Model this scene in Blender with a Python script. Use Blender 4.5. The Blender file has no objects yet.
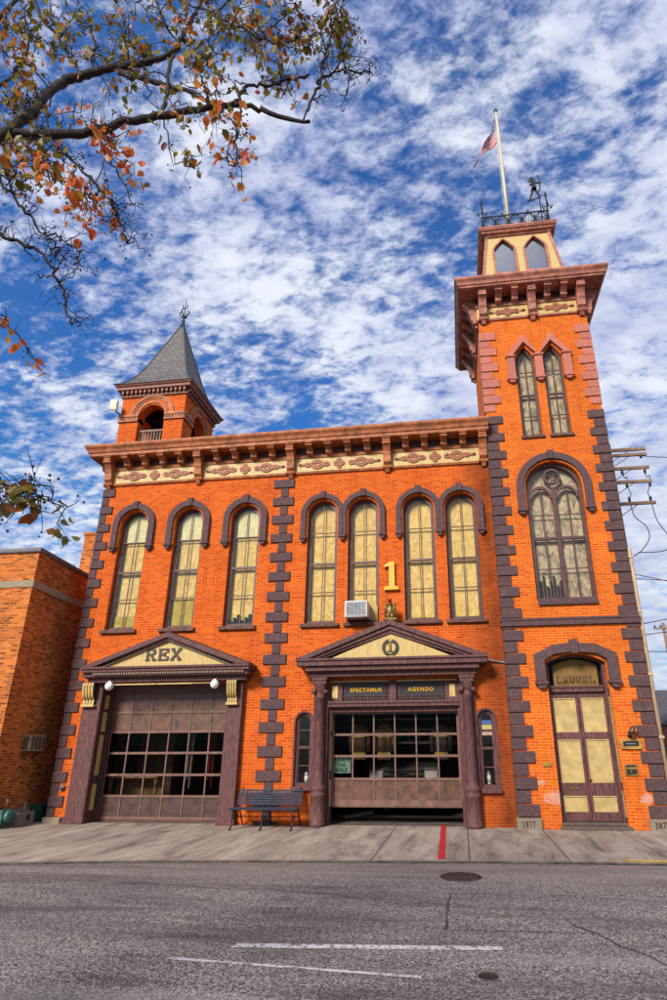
import bpy, bmesh, math, random
from mathutils import Vector, Matrix, geometry
random.seed(11)
PI = math.pi
SC = bpy.context.scene
COL = SC.collection

# ------------------------------------------------------------------ helpers
class MB:
    """collects vertices and faces, then links them as ONE mesh object"""
    def __init__(s):
        s.v = []; s.f = []; s.m = []; s.s = []
    def add(s, vs, fs, mat=0, smooth=False):
        o = len(s.v)
        s.v += [tuple(v) for v in vs]
        for f in fs:
            s.f.append([i + o for i in f]); s.m.append(mat); s.s.append(smooth)
        return s
    def box(s, x0, x1, y0, y1, z0, z1, mat=0):
        return s.add([(x0,y0,z0),(x1,y0,z0),(x1,y1,z0),(x0,y1,z0),(x0,y0,z1),(x1,y0,z1),(x1,y1,z1),(x0,y1,z1)],
              [(0,3,2,1),(4,5,6,7),(0,1,5,4),(1,2,6,5),(2,3,7,6),(3,0,4,7)], mat)
    def prism(s, poly, a0, a1, fn=None, mat=0):
        """poly of (u,z), extruded along depth a0..a1; fn(u,d,z)->xyz (default u=x, d=y)"""
        fn = fn or (lambda u, d, z: (u, d, z))
        n = len(poly)
        vs = [fn(u, a0, z) for u, z in poly] + [fn(u, a1, z) for u, z in poly]
        fs = [tuple(range(n)), tuple(range(2*n-1, n-1, -1))]
        fs += [(i, (i+1) % n, n + (i+1) % n, n + i) for i in range(n)]
        return s.add(vs, fs, mat)
    def ring(s, outer, inner, a0, a1, closed=True, fn=None, mat=0):
        fn = fn or (lambda u, d, z: (u, d, z))
        n = len(outer)
        vs = [fn(u,a0,z) for u,z in outer] + [fn(u,a0,z) for u,z in inner] + [fn(u,a1,z) for u,z in outer] + [fn(u,a1,z) for u,z in inner]
        fs = []
        for i in range(n if closed else n-1):
            j = (i+1) % n
            fs += [(i,j,n+j,n+i), (2*n+i,3*n+i,3*n+j,2*n+j), (i,2*n+i,2*n+j,j), (n+i,n+j,3*n+j,3*n+i)]
        if not closed:
            fs += [(0,n,3*n,2*n), (n-1,3*n-1,4*n-1,2*n-1)]
        return s.add(vs, fs, mat)
    def tube(s, pts, rad, n=6, mat=0, cap=True):
        pts = [Vector(p) for p in pts]
        if not hasattr(rad, '__len__'): rad = [rad]*len(pts)
        vs = []; up = None
        for i, p in enumerate(pts):
            d = (pts[min(i+1, len(pts)-1)] - pts[max(i-1, 0)]).normalized()
            if up is None or abs(up.dot(d)) > .98:
                up = Vector((0,0,1)) if abs(d.z) < .9 else Vector((0,1,0))
            a = d.cross(up).normalized(); b = a.cross(d).normalized(); up = b
            for k in range(n):
                t = 2*PI*k/n
                vs.append(p + (a*math.cos(t) + b*math.sin(t))*rad[i])
        fs = []
        for i in range(len(pts)-1):
            for k in range(n):
                fs.append((i*n+k, i*n+(k+1)%n, (i+1)*n+(k+1)%n, (i+1)*n+k))
        if cap:
            fs.append(tuple(range(n))); fs.append(tuple(range(len(vs)-1, len(vs)-n-1, -1)))
        return s.add(vs, fs, mat, True)
    def lathe(s, prof, cx, cy, n=16, mat=0, fn=None, smooth=True):
        fn = fn or (lambda x, y, z: (x, y, z))
        vs = []
        for r, z in prof:
            for k in range(n):
                t = 2*PI*k/n
                vs.append(fn(cx + r*math.cos(t), cy + r*math.sin(t), z))
        fs = []
        for i in range(len(prof)-1):
            for k in range(n):
                fs.append((i*n+k, i*n+(k+1)%n, (i+1)*n+(k+1)%n, (i+1)*n+k))
        fs.append(tuple(range(n-1, -1, -1))); fs.append(tuple(range(len(vs)-n, len(vs))))
        return s.add(vs, fs, mat, smooth)
    def sweep(s, path, prof, closed=False, mat=0):
        """prof: closed polygon of (outward offset, z); path in xy, outward = right of travel"""
        n = len(path); m = len(prof); vs = []
        for i in range(n):
            p = Vector(path[i]).to_2d()
            ds = []
            if closed or i > 0: ds.append((p - Vector(path[i-1]).to_2d()).normalized())
            if closed or i < n-1: ds.append((Vector(path[(i+1) % n]).to_2d() - p).normalized())
            ns = [Vector((d.y, -d.x)) for d in ds]
            if len(ns) == 2:
                nn = (ns[0] + ns[1]); nn = nn / max(nn.length_squared/2, 1e-6)
            else: nn = ns[0]
            for o, z in prof: vs.append((p.x + nn.x*o, p.y + nn.y*o, z))
        fs = []
        for i in range(n if closed else n-1):
            j = (i+1) % n
            for k in range(m):
                l = (k+1) % m
                fs.append((i*m+k, i*m+l, j*m+l, j*m+k))
        if not closed:
            fs.append(tuple(range(m-1, -1, -1))); fs.append(tuple(range((n-1)*m, n*m)))
        return s.add(vs, fs, mat)
    def build(s, name, mats, parent=None, bevel=0, label=None, recalc=True):
        me = bpy.data.meshes.new(name)
        me.from_pydata(s.v, [], s.f)
        if not isinstance(mats, (list, tuple)): mats = [mats]
        for m in mats: me.materials.append(m)
        me.polygons.foreach_set('material_index', s.m)
        me.polygons.foreach_set('use_smooth', s.s)
        if recalc:
            bm = bmesh.new(); bm.from_mesh(me); bmesh.ops.recalc_face_normals(bm, faces=bm.faces); bm.to_mesh(me); bm.free()
        me.update()
        o = bpy.data.objects.new(name, me); COL.objects.link(o)
        if parent: attach(o, parent)
        if bevel:
            b = o.modifiers.new('bevel', 'BEVEL'); b.width = bevel; b.segments = 2; b.limit_method = 'ANGLE'; b.angle_limit = .6
        if label: o['label'] = label
        return o

def attach(o, parent):
    o.parent = parent
    o.matrix_parent_inverse = Matrix.Translation(-Vector(WORLD.get(parent.name, (0,0,0))))
WORLD = {}
def thing(name, loc, label, cat, group=None):
    o = bpy.data.objects.new(name, None); COL.objects.link(o)
    o.empty_display_size = .2
    o.location = loc; WORLD[o.name] = loc
    return tag(o, label, cat, group)
def tag(o, label=None, cat=None, group=None, kind=None):
    if label: o['label'] = label
    if cat: o['category'] = cat
    if group: o['group'] = group
    if kind: o['kind'] = kind
    return o
def copy_tree(o, parent=None):
    c = o.copy(); COL.objects.link(c)
    if parent: c.parent = parent
    for ch in list(o.children): copy_tree(ch, c)
    return c

def outline(cx, hw, zb, zs, rise, kind='round', n=14):
    """counter-clockwise opening outline (u,z)"""
    p = [(cx-hw, zb), (cx+hw, zb)]
    if kind == 'rect':
        return p + [(cx+hw, zs+rise), (cx-hw, zs+rise)]
    if kind == 'lancet':
        h = n//2
        for i in range(h+1):
            t = i/h
            p.append((cx + hw*(1-t) + .05*hw*math.sin(PI*t), zs + rise*t + .03*rise*math.sin(PI*t)))
        for i in range(1, h+1):
            t = 1 - i/h
            p.append((cx - hw*(1-t) - .05*hw*math.sin(PI*t), zs + rise*t + .03*rise*math.sin(PI*t)))
        return p
    if kind == 'seg':
        R = (hw*hw + rise*rise)/(2*rise); a = math.asin(min(1, hw/R)); zc = zs + rise - R
        for i in range(n+1):
            t = a - 2*a*i/n
            p.append((cx + R*math.sin(t), zc + R*math.cos(t)))
        return p
    for i in range(n+1):
        t = PI*i/n
        p.append((cx + hw*math.cos(t), zs + rise*math.sin(t)))
    return p

def wall(mb, outer, holes, depth, fn, mat=0, rmat=0, notch=False):
    """sheet wall with openings and reveals going in by depth"""
    polys = [[Vector((u, z, 0)) for u, z in outer]] + [[Vector((u, z, 0)) for u, z in h] for h in holes]
    flat = [v for p in polys for v in p]
    tris = geometry.tessellate_polygon(polys)
    mb.add([fn(v.x, 0, v.y) for v in flat], [tuple(t) for t in tris], mat)
    for h in holes:
        n = len(h)
        mb.add([fn(u, 0, z) for u, z in h] + [fn(u, depth, z) for u, z in h],
               [(i, (i+1) % n, n + (i+1) % n, n + i) for i in range(n)], rmat)
    if notch:
        n = len(outer)
        mb.add([fn(u, 0, z) for u, z in outer] + [fn(u, depth, z) for u, z in outer],
               [(i, (i+1) % n, n + (i+1) % n, n + i) for i in range(n)], rmat)

def text_mesh(txt, size, extrude, name, mat, parent, loc, center=True, bold=0.0, spacing=1.0, sx=1.0, roty=0):
    cu = bpy.data.curves.new(name, 'FONT'); cu.body = txt; cu.size = size; cu.extrude = extrude; cu.offset = bold
    cu.space_character = spacing
    if center: cu.align_x = 'CENTER'; cu.align_y = 'CENTER'
    t = bpy.data.objects.new(name + '_tmp', cu); COL.objects.link(t)
    dg = bpy.context.evaluated_depsgraph_get(); dg.update()
    me = bpy.data.meshes.new_from_object(t.evaluated_get(dg)); me.name = name
    bpy.data.objects.remove(t); bpy.data.curves.remove(cu)
    me.transform(Matrix.Translation(loc) @ Matrix.Rotation(PI/2, 4, 'X') @ Matrix.Diagonal((sx, 1, 1, 1)))
    me.materials.clear(); me.materials.append(mat)
    o = bpy.data.objects.new(name, me); COL.objects.link(o)
    if parent: attach(o, parent)
    return o

SLAB = {  # strokes in a 1 x 1 cell for slab lettering
 'R': [[(.15,0),(.15,1)],[(0,0),(.36,0)],[(0,1),(.6,1)],[(.6,1),(.8,.9),(.84,.75),(.78,.6),(.58,.52)],[(.15,.52),(.6,.52)],[(.5,.52),(.82,0)],[(.72,0),(1,0)]],
 'E': [[(.15,0),(.15,1)],[(0,0),(.9,0)],[(.9,0),(.9,.24)],[(0,1),(.88,1)],[(.88,1),(.88,.76)],[(.15,.52),(.6,.52)],[(.6,.4),(.6,.64)]],
 'X': [[(.1,1),(.88,0)],[(.88,1),(.1,0)],[(0,0),(.3,0)],[(.7,0),(1,0)],[(0,1),(.3,1)],[(.7,1),(1,1)]],
 'L': [[(.2,0),(.2,1)],[(0,0),(.9,0)],[(.9,0),(.9,.3)],[(0,1),(.42,1)]],
 'A': [[(.14,0),(.5,1)],[(.5,1),(.86,0)],[(.26,.34),(.74,.34)],[(0,0),(.3,0)],[(.7,0),(1,0)]],
 'U': [[(.16,1),(.16,.26),(.3,.05),(.5,0),(.7,.05),(.84,.26),(.84,1)],[(0,1),(.32,1)],[(.68,1),(1,1)]],
 '1': [[(.5,0),(.5,1)],[(.5,1),(.15,.82)],[(.12,0),(.88,0)]],
 '8': [[(.5,.52),(.2,.62),(.16,.8),(.3,.97),(.5,1),(.7,.97),(.84,.8),(.8,.62),(.5,.52),(.15,.4),(.1,.2),(.28,.03),(.5,0),(.72,.03),(.9,.2),(.85,.4),(.5,.52)]],
 '7': [[(.1,.8),(.1,1),(.9,1),(.45,0)]],
}
def slab_text(mb, txt, x0, z0, w, h, gap, th, y0, y1, mat=0):
    """bold slab letters built from flat bars, left edge x0, baseline z0"""
    for ci, c in enumerate(txt):
        ox = x0 + ci*(w+gap)
        for st in SLAB[c]:
            for a, b in zip(st, st[1:]):
                ax, az = ox + a[0]*w, z0 + a[1]*h; bx, bz = ox + b[0]*w, z0 + b[1]*h
                t = th if abs(bz-az) > .4*abs(bx-ax) else th*.62
                ribbon(mb, (ax, az), (bx, bz), t, y0 + random.uniform(0, .0012), y1, mat)
def ribbon(mb, a, b, t, y0, y1, mat=0, fn=None):
    dx, dz = b[0]-a[0], b[1]-a[1]; L = math.hypot(dx, dz) or 1e-6
    ux, uz = dx/L, dz/L; nx, nz = -uz*t/2, ux*t/2; ex, ez = ux*t*.3, uz*t*.3
    mb.prism([(a[0]-ex-nx, a[1]-ez-nz), (b[0]+ex-nx, b[1]+ez-nz), (b[0]+ex+nx, b[1]+ez+nz), (a[0]-ex+nx, a[1]-ez+nz)], y0, y1, fn, mat)

# ------------------------------------------------------------------ materials
class NT:
    def __init__(s, name):
        s.mat = bpy.data.materials.new(name); s.mat.use_nodes = True
        s.t = s.mat.node_tree; s.n = s.t.nodes; s.b = s.n['Principled BSDF']
    def node(s, ty, **kw):
        n = s.n.new(ty)
        for k, v in kw.items():
            if k in n.inputs: s.put(n.inputs[k], v)
            else: setattr(n, k, v)
        return n
    def put(s, sock, v):
        if isinstance(v, bpy.types.NodeSocket): s.t.links.new(v, sock)
        else: sock.default_value = v
    def math(s, op, a, b=0.0, clamp=False):
        n = s.n.new('ShaderNodeMath'); n.operation = op; n.use_clamp = clamp
        s.put(n.inputs[0], a); s.put(n.inputs[1], b); return n.outputs[0]
    def mix(s, fac, a, b, mode='MIX'):
        n = s.n.new('ShaderNodeMix'); n.data_type = 'RGBA'; n.blend_type = mode
        s.put(n.inputs[0], fac); s.put(n.inputs[6], a); s.put(n.inputs[7], b); return n.outputs[2]
    def pos(s):
        return s.n.new('ShaderNodeNewGeometry').outputs['Position']
    def noise(s, vec, scale, detail=4, rough=.6, dist=0):
        n = s.node('ShaderNodeTexNoise', Scale=scale, Detail=detail, Roughness=rough, Distortion=dist)
        if vec is not None: s.t.links.new(vec, n.inputs['Vector'])
        return n.outputs['Fac']
    def ramp(s, fac, stops):
        n = s.n.new('ShaderNodeValToRGB'); s.put(n.inputs[0], fac)
        e = n.color_ramp.elements
        while len(e) < len(stops): e.new(.5)
        for i, (p, c) in enumerate(stops):
            e[i].position = p; e[i].color = c if len(c) == 4 else (*c, 1)
        return n.outputs['Color']
    def bump(s, h, strength, dist=.01):
        n = s.node('ShaderNodeBump', Strength=strength, Distance=dist)
        s.put(n.inputs['Height'], h); s.t.links.new(n.outputs[0], s.b.inputs['Normal'])
def C(r, g, b): return (r, g, b, 1)

def plain(name, col, rough=.6, metal=0, var=.25, scale=6, bump=.15, spec=.5, col2=None, vs=None, streak=False, chips=0.0):
    """painted / weathered surface: base colour with soft blotches, fine grain and bump"""
    m = NT(name); p = m.pos()
    if streak:
        mp = m.node('ShaderNodeMapping'); m.t.links.new(p, mp.inputs[0]); mp.inputs['Scale'].default_value = (6, 6, .7); pv = mp.outputs[0]
    else: pv = p
    a = m.noise(pv, scale, 5, .65); g = m.noise(p, 90, 2, .7)
    c2 = col2 or tuple(min(1, c*(1-2*var)) for c in col)
    c1 = tuple(min(1, c*(1+var*.6)) for c in col)
    base = m.mix(m.math('SUBTRACT', m.math('MULTIPLY', a, 2.6), .8, True), C(*c1), C(*c2))
    base = m.mix(m.math('MULTIPLY', g, .35), base, C(*[c*.55 for c in col]))
    if chips:   # flaked, sun-bleached spots
        ch = m.math('MULTIPLY', m.math('SUBTRACT', m.noise(p, 30, 5, .8), .60, True), 9.0, True)
        base = m.mix(m.math('MULTIPLY', ch, chips), base, C(*[min(1, c*2.2+.04) for c in col]))
        gr = m.math('MULTIPLY', m.math('SUBTRACT', m.noise(p, 2.2, 6, .75), .5, True), 3.0, True)
        base = m.mix(m.math('MULTIPLY', gr, .5), base, C(*[c*.3 for c in col]))
    m.put(m.b.inputs['Base Color'], base)
    m.b.inputs['Roughness'].default_value = rough; m.b.inputs['Metallic'].default_value = metal
    m.b.inputs['Specular IOR Level'].default_value = spec
    if bump: m.bump(m.math('ADD', a, m.math('MULTIPLY', g, .6)), bump, .02)
    return m.mat

def brick(name, c1, c2, mortar, bw=.20, bh=.066, ms=.0095, soot=None, pale=False, bias=0.0, var=.5, stain=.55):
    m = NT(name); geo = m.n.new('ShaderNodeNewGeometry')
    sp = m.n.new('ShaderNodeSeparateXYZ'); m.t.links.new(geo.outputs['Position'], sp.inputs[0])
    sn = m.n.new('ShaderNodeSeparateXYZ'); m.t.links.new(geo.outputs['True Normal'], sn.inputs[0])
    f = m.math('GREATER_THAN', m.math('ABSOLUTE', sn.outputs[0]), .72)
    u = m.math('ADD', m.math('MULTIPLY', sp.outputs[0], m.math('SUBTRACT', 1.0, f)), m.math('MULTIPLY', sp.outputs[1], f))
    cb = m.n.new('ShaderNodeCombineXYZ'); m.put(cb.inputs[0], u); m.put(cb.inputs[1], sp.outputs[2])
    wob = m.n.new('ShaderNodeTexNoise'); wob.inputs['Scale'].default_value = 9; m.t.links.new(geo.outputs['Position'], wob.inputs['Vector'])
    va = m.n.new('ShaderNodeVectorMath'); va.operation = 'SCALE'; m.t.links.new(wob.outputs['Color'], va.inputs[0]); va.inputs['Scale'].default_value = .012
    vb = m.n.new('ShaderNodeVectorMath'); vb.operation = 'ADD'; m.t.links.new(cb.outputs[0], vb.inputs[0]); m.t.links.new(va.outputs[0], vb.inputs[1])
    b = m.n.new('ShaderNodeTexBrick'); m.t.links.new(vb.outputs[0], b.inputs['Vector'])
    b.inputs['Scale'].default_value = 1; b.inputs['Brick Width'].default_value = bw; b.inputs['Row Height'].default_value = bh
    b.inputs['Mortar Size'].default_value = ms; b.inputs['Mortar Smooth'].default_value = .25; b.inputs['Bias'].default_value = bias
    b.inputs['Color1'].default_value = C(*c1); b.inputs['Color2'].default_value = C(*c2); b.inputs['Mortar'].default_value = C(*mortar)
    p = geo.outputs['Position']
    big = m.noise(p, .7, 6, .65); fine = m.noise(p, 26, 3, .7)
    col = m.mix(m.math('MULTIPLY', m.math('SUBTRACT', big, .38, True), var*2.2, True), b.outputs['Color'], C(*[x*.45 for x in c2]))
    col = m.mix(m.math('MULTIPLY', m.math('SUBTRACT', fine, .48, True), var*2.6, True), col, C(*[x*.35 for x in c2]))
    lite = m.math('MULTIPLY', m.math('SUBTRACT', m.noise(p, 40, 2, .5), .6, True), 1.6, True)
    col = m.mix(lite, col, C(*[min(1, x*1.5+.02) for x in c1]))
    mps = m.node('ShaderNodeMapping'); m.t.links.new(p, mps.inputs[0]); mps.inputs['Scale'].default_value = (5, 5, .42)
    stv = m.math('MULTIPLY', m.math('SUBTRACT', m.noise(mps.outputs[0], 1.4, 6, .7), .52, True), 3.0, True)
    col = m.mix(m.math('MULTIPLY', stv, stain), col, C(*[x*.38 for x in c2]))
    pat = m.math('GREATER_THAN', m.noise(p, .55, 2, .4), .60)
    col = m.mix(m.math('MULTIPLY', pat, .16), col, C(*[x*.7 for x in c1]))
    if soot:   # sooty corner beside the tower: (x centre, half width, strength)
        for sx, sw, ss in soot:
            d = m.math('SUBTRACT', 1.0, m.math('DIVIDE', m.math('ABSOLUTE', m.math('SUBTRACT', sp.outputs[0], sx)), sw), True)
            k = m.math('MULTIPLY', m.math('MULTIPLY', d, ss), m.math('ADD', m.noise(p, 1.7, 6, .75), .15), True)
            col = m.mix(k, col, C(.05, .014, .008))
    if pale:   # old flaking whitewash near the foot of the tower
        for cx, cz, rx, rz in ((2.02, .62, .38, .22), (4.02, .62, .22, .16), (1.75, .95, .14, .1)):
            dx = m.math('DIVIDE', m.math('SUBTRACT', sp.outputs[0], cx), rx); dz = m.math('DIVIDE', m.math('SUBTRACT', sp.outputs[2], cz), rz)
            r = m.math('SUBTRACT', 1.0, m.math('ADD', m.math('MULTIPLY', dx, dx), m.math('MULTIPLY', dz, dz)), True)
            k = m.math('MULTIPLY', m.math('MULTIPLY', m.math('GREATER_THAN', m.math('ADD', m.math('MULTIPLY', r, .5), m.math('MULTIPLY', m.noise(p, 13, 6, .85), 1.6)), 1.12), m.math('GREATER_THAN', r, .01)), .55)
            col = m.mix(k, col, C(.62, .42, .34))
    m.put(m.b.inputs['Base Color'], col)
    m.b.inputs['Roughness'].default_value = .85; m.b.inputs['Specular IOR Level'].default_value = .12
    h = m.math('SUBTRACT', m.math('MULTIPLY', fine, .35), b.outputs['Fac'])
    m.bump(h, .9, .012)
    return m.mat

def stone(name, col, col2):
    """rock-faced, painted block"""
    m = NT(name); p = m.pos()
    a = m.noise(p, 5, 6, .7); g = m.noise(p, 34, 5, .75)
    rn = m.n.new('ShaderNodeNewGeometry').outputs['Random Per Island']
    c = m.mix(m.math('SUBTRACT', m.math('MULTIPLY', g, 3.2), 1.1, True), C(*col), C(*col2))
    c = m.mix(m.math('MULTIPLY', rn, .55), c, C(*[x*.5 for x in col]))
    c = m.mix(m.math('MULTIPLY', m.math('SUBTRACT', m.noise(p, 70, 3, .8), .56, True), 4.0, True), c, C(.34,.22,.21))
    c = m.mix(m.math('MULTIPLY', m.math('SUBTRACT', a, .55, True), 2.0, True), c, C(*[min(1, x*1.7) for x in col]))
    m.put(m.b.inputs['Base Color'], c); m.b.inputs['Roughness'].default_value = .8
    m.bump(m.math('ADD', g, m.math('MULTIPLY', a, .5)), 1.0, .06)
    return m.mat

def glass(name, tint=(.9,.95,1), refl=.12, rough=.02):
    """thin window pane: see-through with a mirror reflection growing at grazing angles"""
    m = NT(name); m.n.remove(m.b)
    tr = m.node('ShaderNodeBsdfTransparent'); tr.inputs[0].default_value = C(*tint)
    gl = m.node('ShaderNodeBsdfGlossy'); gl.inputs['Roughness'].default_value = rough; gl.inputs['Color'].default_value = C(1,1,1)
    bp_ = m.node('ShaderNodeBump', Strength=.12, Distance=.02); m.put(bp_.inputs['Height'], m.noise(m.pos(), 4, 3, .5)); m.t.links.new(bp_.outputs[0], gl.inputs['Normal'])
    ge = m.n.new('ShaderNodeNewGeometry'); dt = m.node('ShaderNodeVectorMath', operation='DOT_PRODUCT')
    m.t.links.new(ge.outputs['Incoming'], dt.inputs[0]); m.t.links.new(ge.outputs['Normal'], dt.inputs[1])
    k = m.math('POWER', m.math('SUBTRACT', 1.0, m.math('ABSOLUTE', dt.outputs['Value'])), 5.0)
    fac = m.math('ADD', m.math('MULTIPLY', k, .9), refl, True)
    mx = m.node('ShaderNodeMixShader'); m.put(mx.inputs[0], fac); m.t.links.new(tr.outputs[0], mx.inputs[1]); m.t.links.new(gl.outputs[0], mx.inputs[2])
    out = m.n['Material Output']; m.t.links.new(mx.outputs[0], out.inputs['Surface'])
    return m.mat

def cloth(name, col, col2, scale=5, contrast=2.2, zdark=None, lines=False):
    """wrinkled paper blind / drape behind the glass"""
    m = NT(name); p = m.pos()
    mp = m.node('ShaderNodeMapping'); m.t.links.new(p, mp.inputs[0]); mp.inputs['Scale'].default_value = (1, 1, .55); mp.inputs['Rotation'].default_value = (0, .5, 0)
    a = m.noise(mp.outputs[0], scale, 5, .6, 1.2)
    c = m.mix(m.math('SUBTRACT', m.math('MULTIPLY', a, contrast), contrast/2-.5, True), C(*col2), C(*col))
    if zdark:
        sp = m.n.new('ShaderNodeSeparateXYZ'); m.t.links.new(p, sp.inputs[0])
        f = m.math('LESS_THAN', m.math('ADD', sp.outputs[2], m.math('MULTIPLY', a, .25)), zdark[0])
        c = m.mix(f, c, C(*zdark[1]))
    m.put(m.b.inputs['Base Color'], c); m.b.inputs['Roughness'].default_value = .7
    m.bump(a, .7, .07)
    return m.mat

M = {}
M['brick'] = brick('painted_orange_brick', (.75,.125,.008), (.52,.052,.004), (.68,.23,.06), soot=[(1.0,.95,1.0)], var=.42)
M['tbrick'] = brick('tower_orange_brick', (.78,.150,.009), (.58,.075,.005), (.72,.27,.07), pale=True, var=.38)
M['nbrick'] = brick('mottled_brick', (.92,.25,.045), (.13,.034,.015), (.66,.24,.075), bw=.20, bh=.064, ms=.012, bias=-.02, var=.5)
M['purple'] = stone('purple_stone', (.205,.108,.106), (.045,.022,.026))
M['pink'] = stone('rose_stone', (.86,.28,.19), (.58,.165,.11))
M['arch'] = stone('arch_stone', (.20,.11,.112), (.055,.028,.032))
M['greystone'] = stone('grey_base_stone', (.50,.40,.28), (.24,.19,.13))
M['ppaint'] = plain('plum_paint', (.165,.058,.054), .7, var=.5, scale=7, streak=True, bump=.3, chips=.6)
M['pframe'] = plain('dark_plum_frame', (.11,.040,.036), .5, var=.3)
M['cornice'] = plain('russet_cornice_paint', (.52,.155,.045), .65, var=.38, scale=5, bump=.25, chips=.3)
M['cornice_d'] = plain('dark_russet_paint', (.28,.09,.05), .6, var=.3)
M['mauve'] = plain('rose_brown_cornice_paint', (.54,.19,.125), .65, var=.38, scale=5, bump=.25, chips=.3)
M['cream'] = plain('cream_paint', (.62,.43,.145), .55, var=.16, scale=3, bump=.12, streak=True)
M['creamdoor'] = plain('straw_door_paint', (.58,.41,.155), .55, var=.2, scale=4, bump=.1, chips=.12)
M['orn'] = plain('ornament_brown', (.34,.095,.030), .6, var=.2)
M['iron'] = plain('black_iron', (.018,.018,.024), .5, .3, var=.3)
M['bench'] = plain('blue_grey_bench_paint', (.022,.028,.062), .75, var=.5, scale=9)
M['glass'] = glass('window_glass', (.97,.96,.93), refl=.035)
M['gglass'] = glass('garage_glass', (.62,.59,.56), refl=.004)
M['curtain'] = cloth('cream_blind', (.78,.56,.18), (.50,.32,.085), 7, 2.6, (5.05, (.58,.38,.03)))
M['curtain2'] = cloth('pale_green_blind', (.74,.54,.17), (.46,.30,.08), 7, 2.6)
M['drape'] = cloth('grey_drape_reflections', (.56,.45,.26), (.14,.105,.07), 5.5, 3.0)  # drapery whose mottling also stands in for sky reflected in the panes
M['dark'] = plain('dark_interior', (.020,.015,.013), .9, var=.2, bump=0)
M['room'] = plain('garage_interior', (.10,.065,.045), .9, var=.3, bump=0)
M['panel'] = plain('brown_door_panel', (.165,.075,.045), .42, var=.35, scale=5, bump=.1)
M['rail'] = plain('brown_door_rail', (.21,.105,.072), .45, var=.25)
M['panel_d'] = plain('dark_brown_door_panel', (.095,.048,.034), .42, var=.35, scale=5, bump=.1)
M['white'] = plain('off_white_plastic', (.62,.60,.55), .5, var=.12)
M['globe'] = plain('opal_globe', (.82,.82,.78), .2, var=.03, bump=0)
M['gold'] = plain('gold_leaf', (.80,.42,.03), .35, .55, var=.15, bump=.1)
M['goldpaint'] = plain('yellow_gold_paint', (.82,.44,.02), .45, var=.12)
M['bronze'] = plain('old_gilt_bronze', (.30,.17,.04), .4, .6, var=.5, scale=14)
M['black'] = plain('black_paint', (.015,.012,.012), .45, var=.2)
M['letter'] = plain('dark_lettering', (.055,.028,.022), .5, var=.2, bump=0)
M['steel'] = plain('galvanised_steel', (.38,.38,.40), .4, .6, var=.2)
M['acgrille'] = plain('grey_grille', (.16,.16,.17), .5, .2, var=.2)
M['tan'] = plain('tan_pipe_paint', (.60,.42,.26), .5, var=.25, streak=True)
M['wood'] = plain('weathered_pole_wood', (.30,.17,.10), .8, var=.4, scale=5, streak=True)
M['teal'] = plain('teal_meter_paint', (.045,.16,.135), .5, var=.35)
M['green'] = plain('green_sheet', (.010,.085,.045), .5, var=.3)
M['redpaint'] = plain('red_line_paint', (.62,.022,.022), .6, var=.3, scale=9)
M['yellowpaint'] = plain('yellow_kerb_paint', (.66,.40,.03), .7, var=.35, scale=9)
M['bark'] = plain('dark_bark', (.034,.020,.017), .9, var=.55, scale=22, bump=.9)
M['slateb'] = plain('lead_grey', (.08,.08,.085), .6, var=.3)
M['joint'] = plain('dark_joint', (.03,.016,.016), .9, var=.3)
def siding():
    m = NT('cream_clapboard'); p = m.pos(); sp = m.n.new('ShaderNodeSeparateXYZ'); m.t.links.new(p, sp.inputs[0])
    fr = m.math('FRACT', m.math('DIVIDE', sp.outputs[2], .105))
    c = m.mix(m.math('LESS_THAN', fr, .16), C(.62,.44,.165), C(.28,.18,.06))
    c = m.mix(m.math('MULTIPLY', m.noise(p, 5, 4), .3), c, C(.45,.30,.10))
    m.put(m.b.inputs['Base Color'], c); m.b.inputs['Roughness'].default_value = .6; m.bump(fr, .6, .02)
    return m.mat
def slate():
    m = NT('roof_slate'); geo = m.n.new('ShaderNodeNewGeometry'); p = geo.outputs['Position']
    sp = m.n.new('ShaderNodeSeparateXYZ'); m.t.links.new(p, sp.inputs[0])
    sn = m.n.new('ShaderNodeSeparateXYZ'); m.t.links.new(geo.outputs['True Normal'], sn.inputs[0])
    f = m.math('GREATER_THAN', m.math('ABSOLUTE', sn.outputs[0]), m.math('ABSOLUTE', sn.outputs[1]))
    u = m.math('ADD', m.math('MULTIPLY', sp.outputs[0], m.math('SUBTRACT', 1.0, f)), m.math('MULTIPLY', sp.outputs[1], f))
    cb = m.n.new('ShaderNodeCombineXYZ'); m.put(cb.inputs[0], u); m.put(cb.inputs[1], sp.outputs[2])
    b = m.n.new('ShaderNodeTexBrick'); m.t.links.new(cb.outputs[0], b.inputs['Vector'])
    for k, v in (('Scale',1),('Brick Width',.2),('Row Height',.135),('Mortar Size',.014),('Mortar Smooth',.1),('Color1',C(.125,.112,.105)),('Color2',C(.045,.042,.046)),('Mortar',C(.012,.011,.012))): b.inputs[k].default_value = v
    g = m.noise(p, 14, 5, .7)
    c = m.mix(m.math('MULTIPLY', g, .6), b.outputs['Color'], C(.20,.17,.14)); m.put(m.b.inputs['Base Color'], c)
    m.b.inputs['Roughness'].default_value = .55; m.bump(m.math('SUBTRACT', m.math('MULTIPLY', g, .4), b.outputs['Fac']), .8, .03)
    return m.mat
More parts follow.
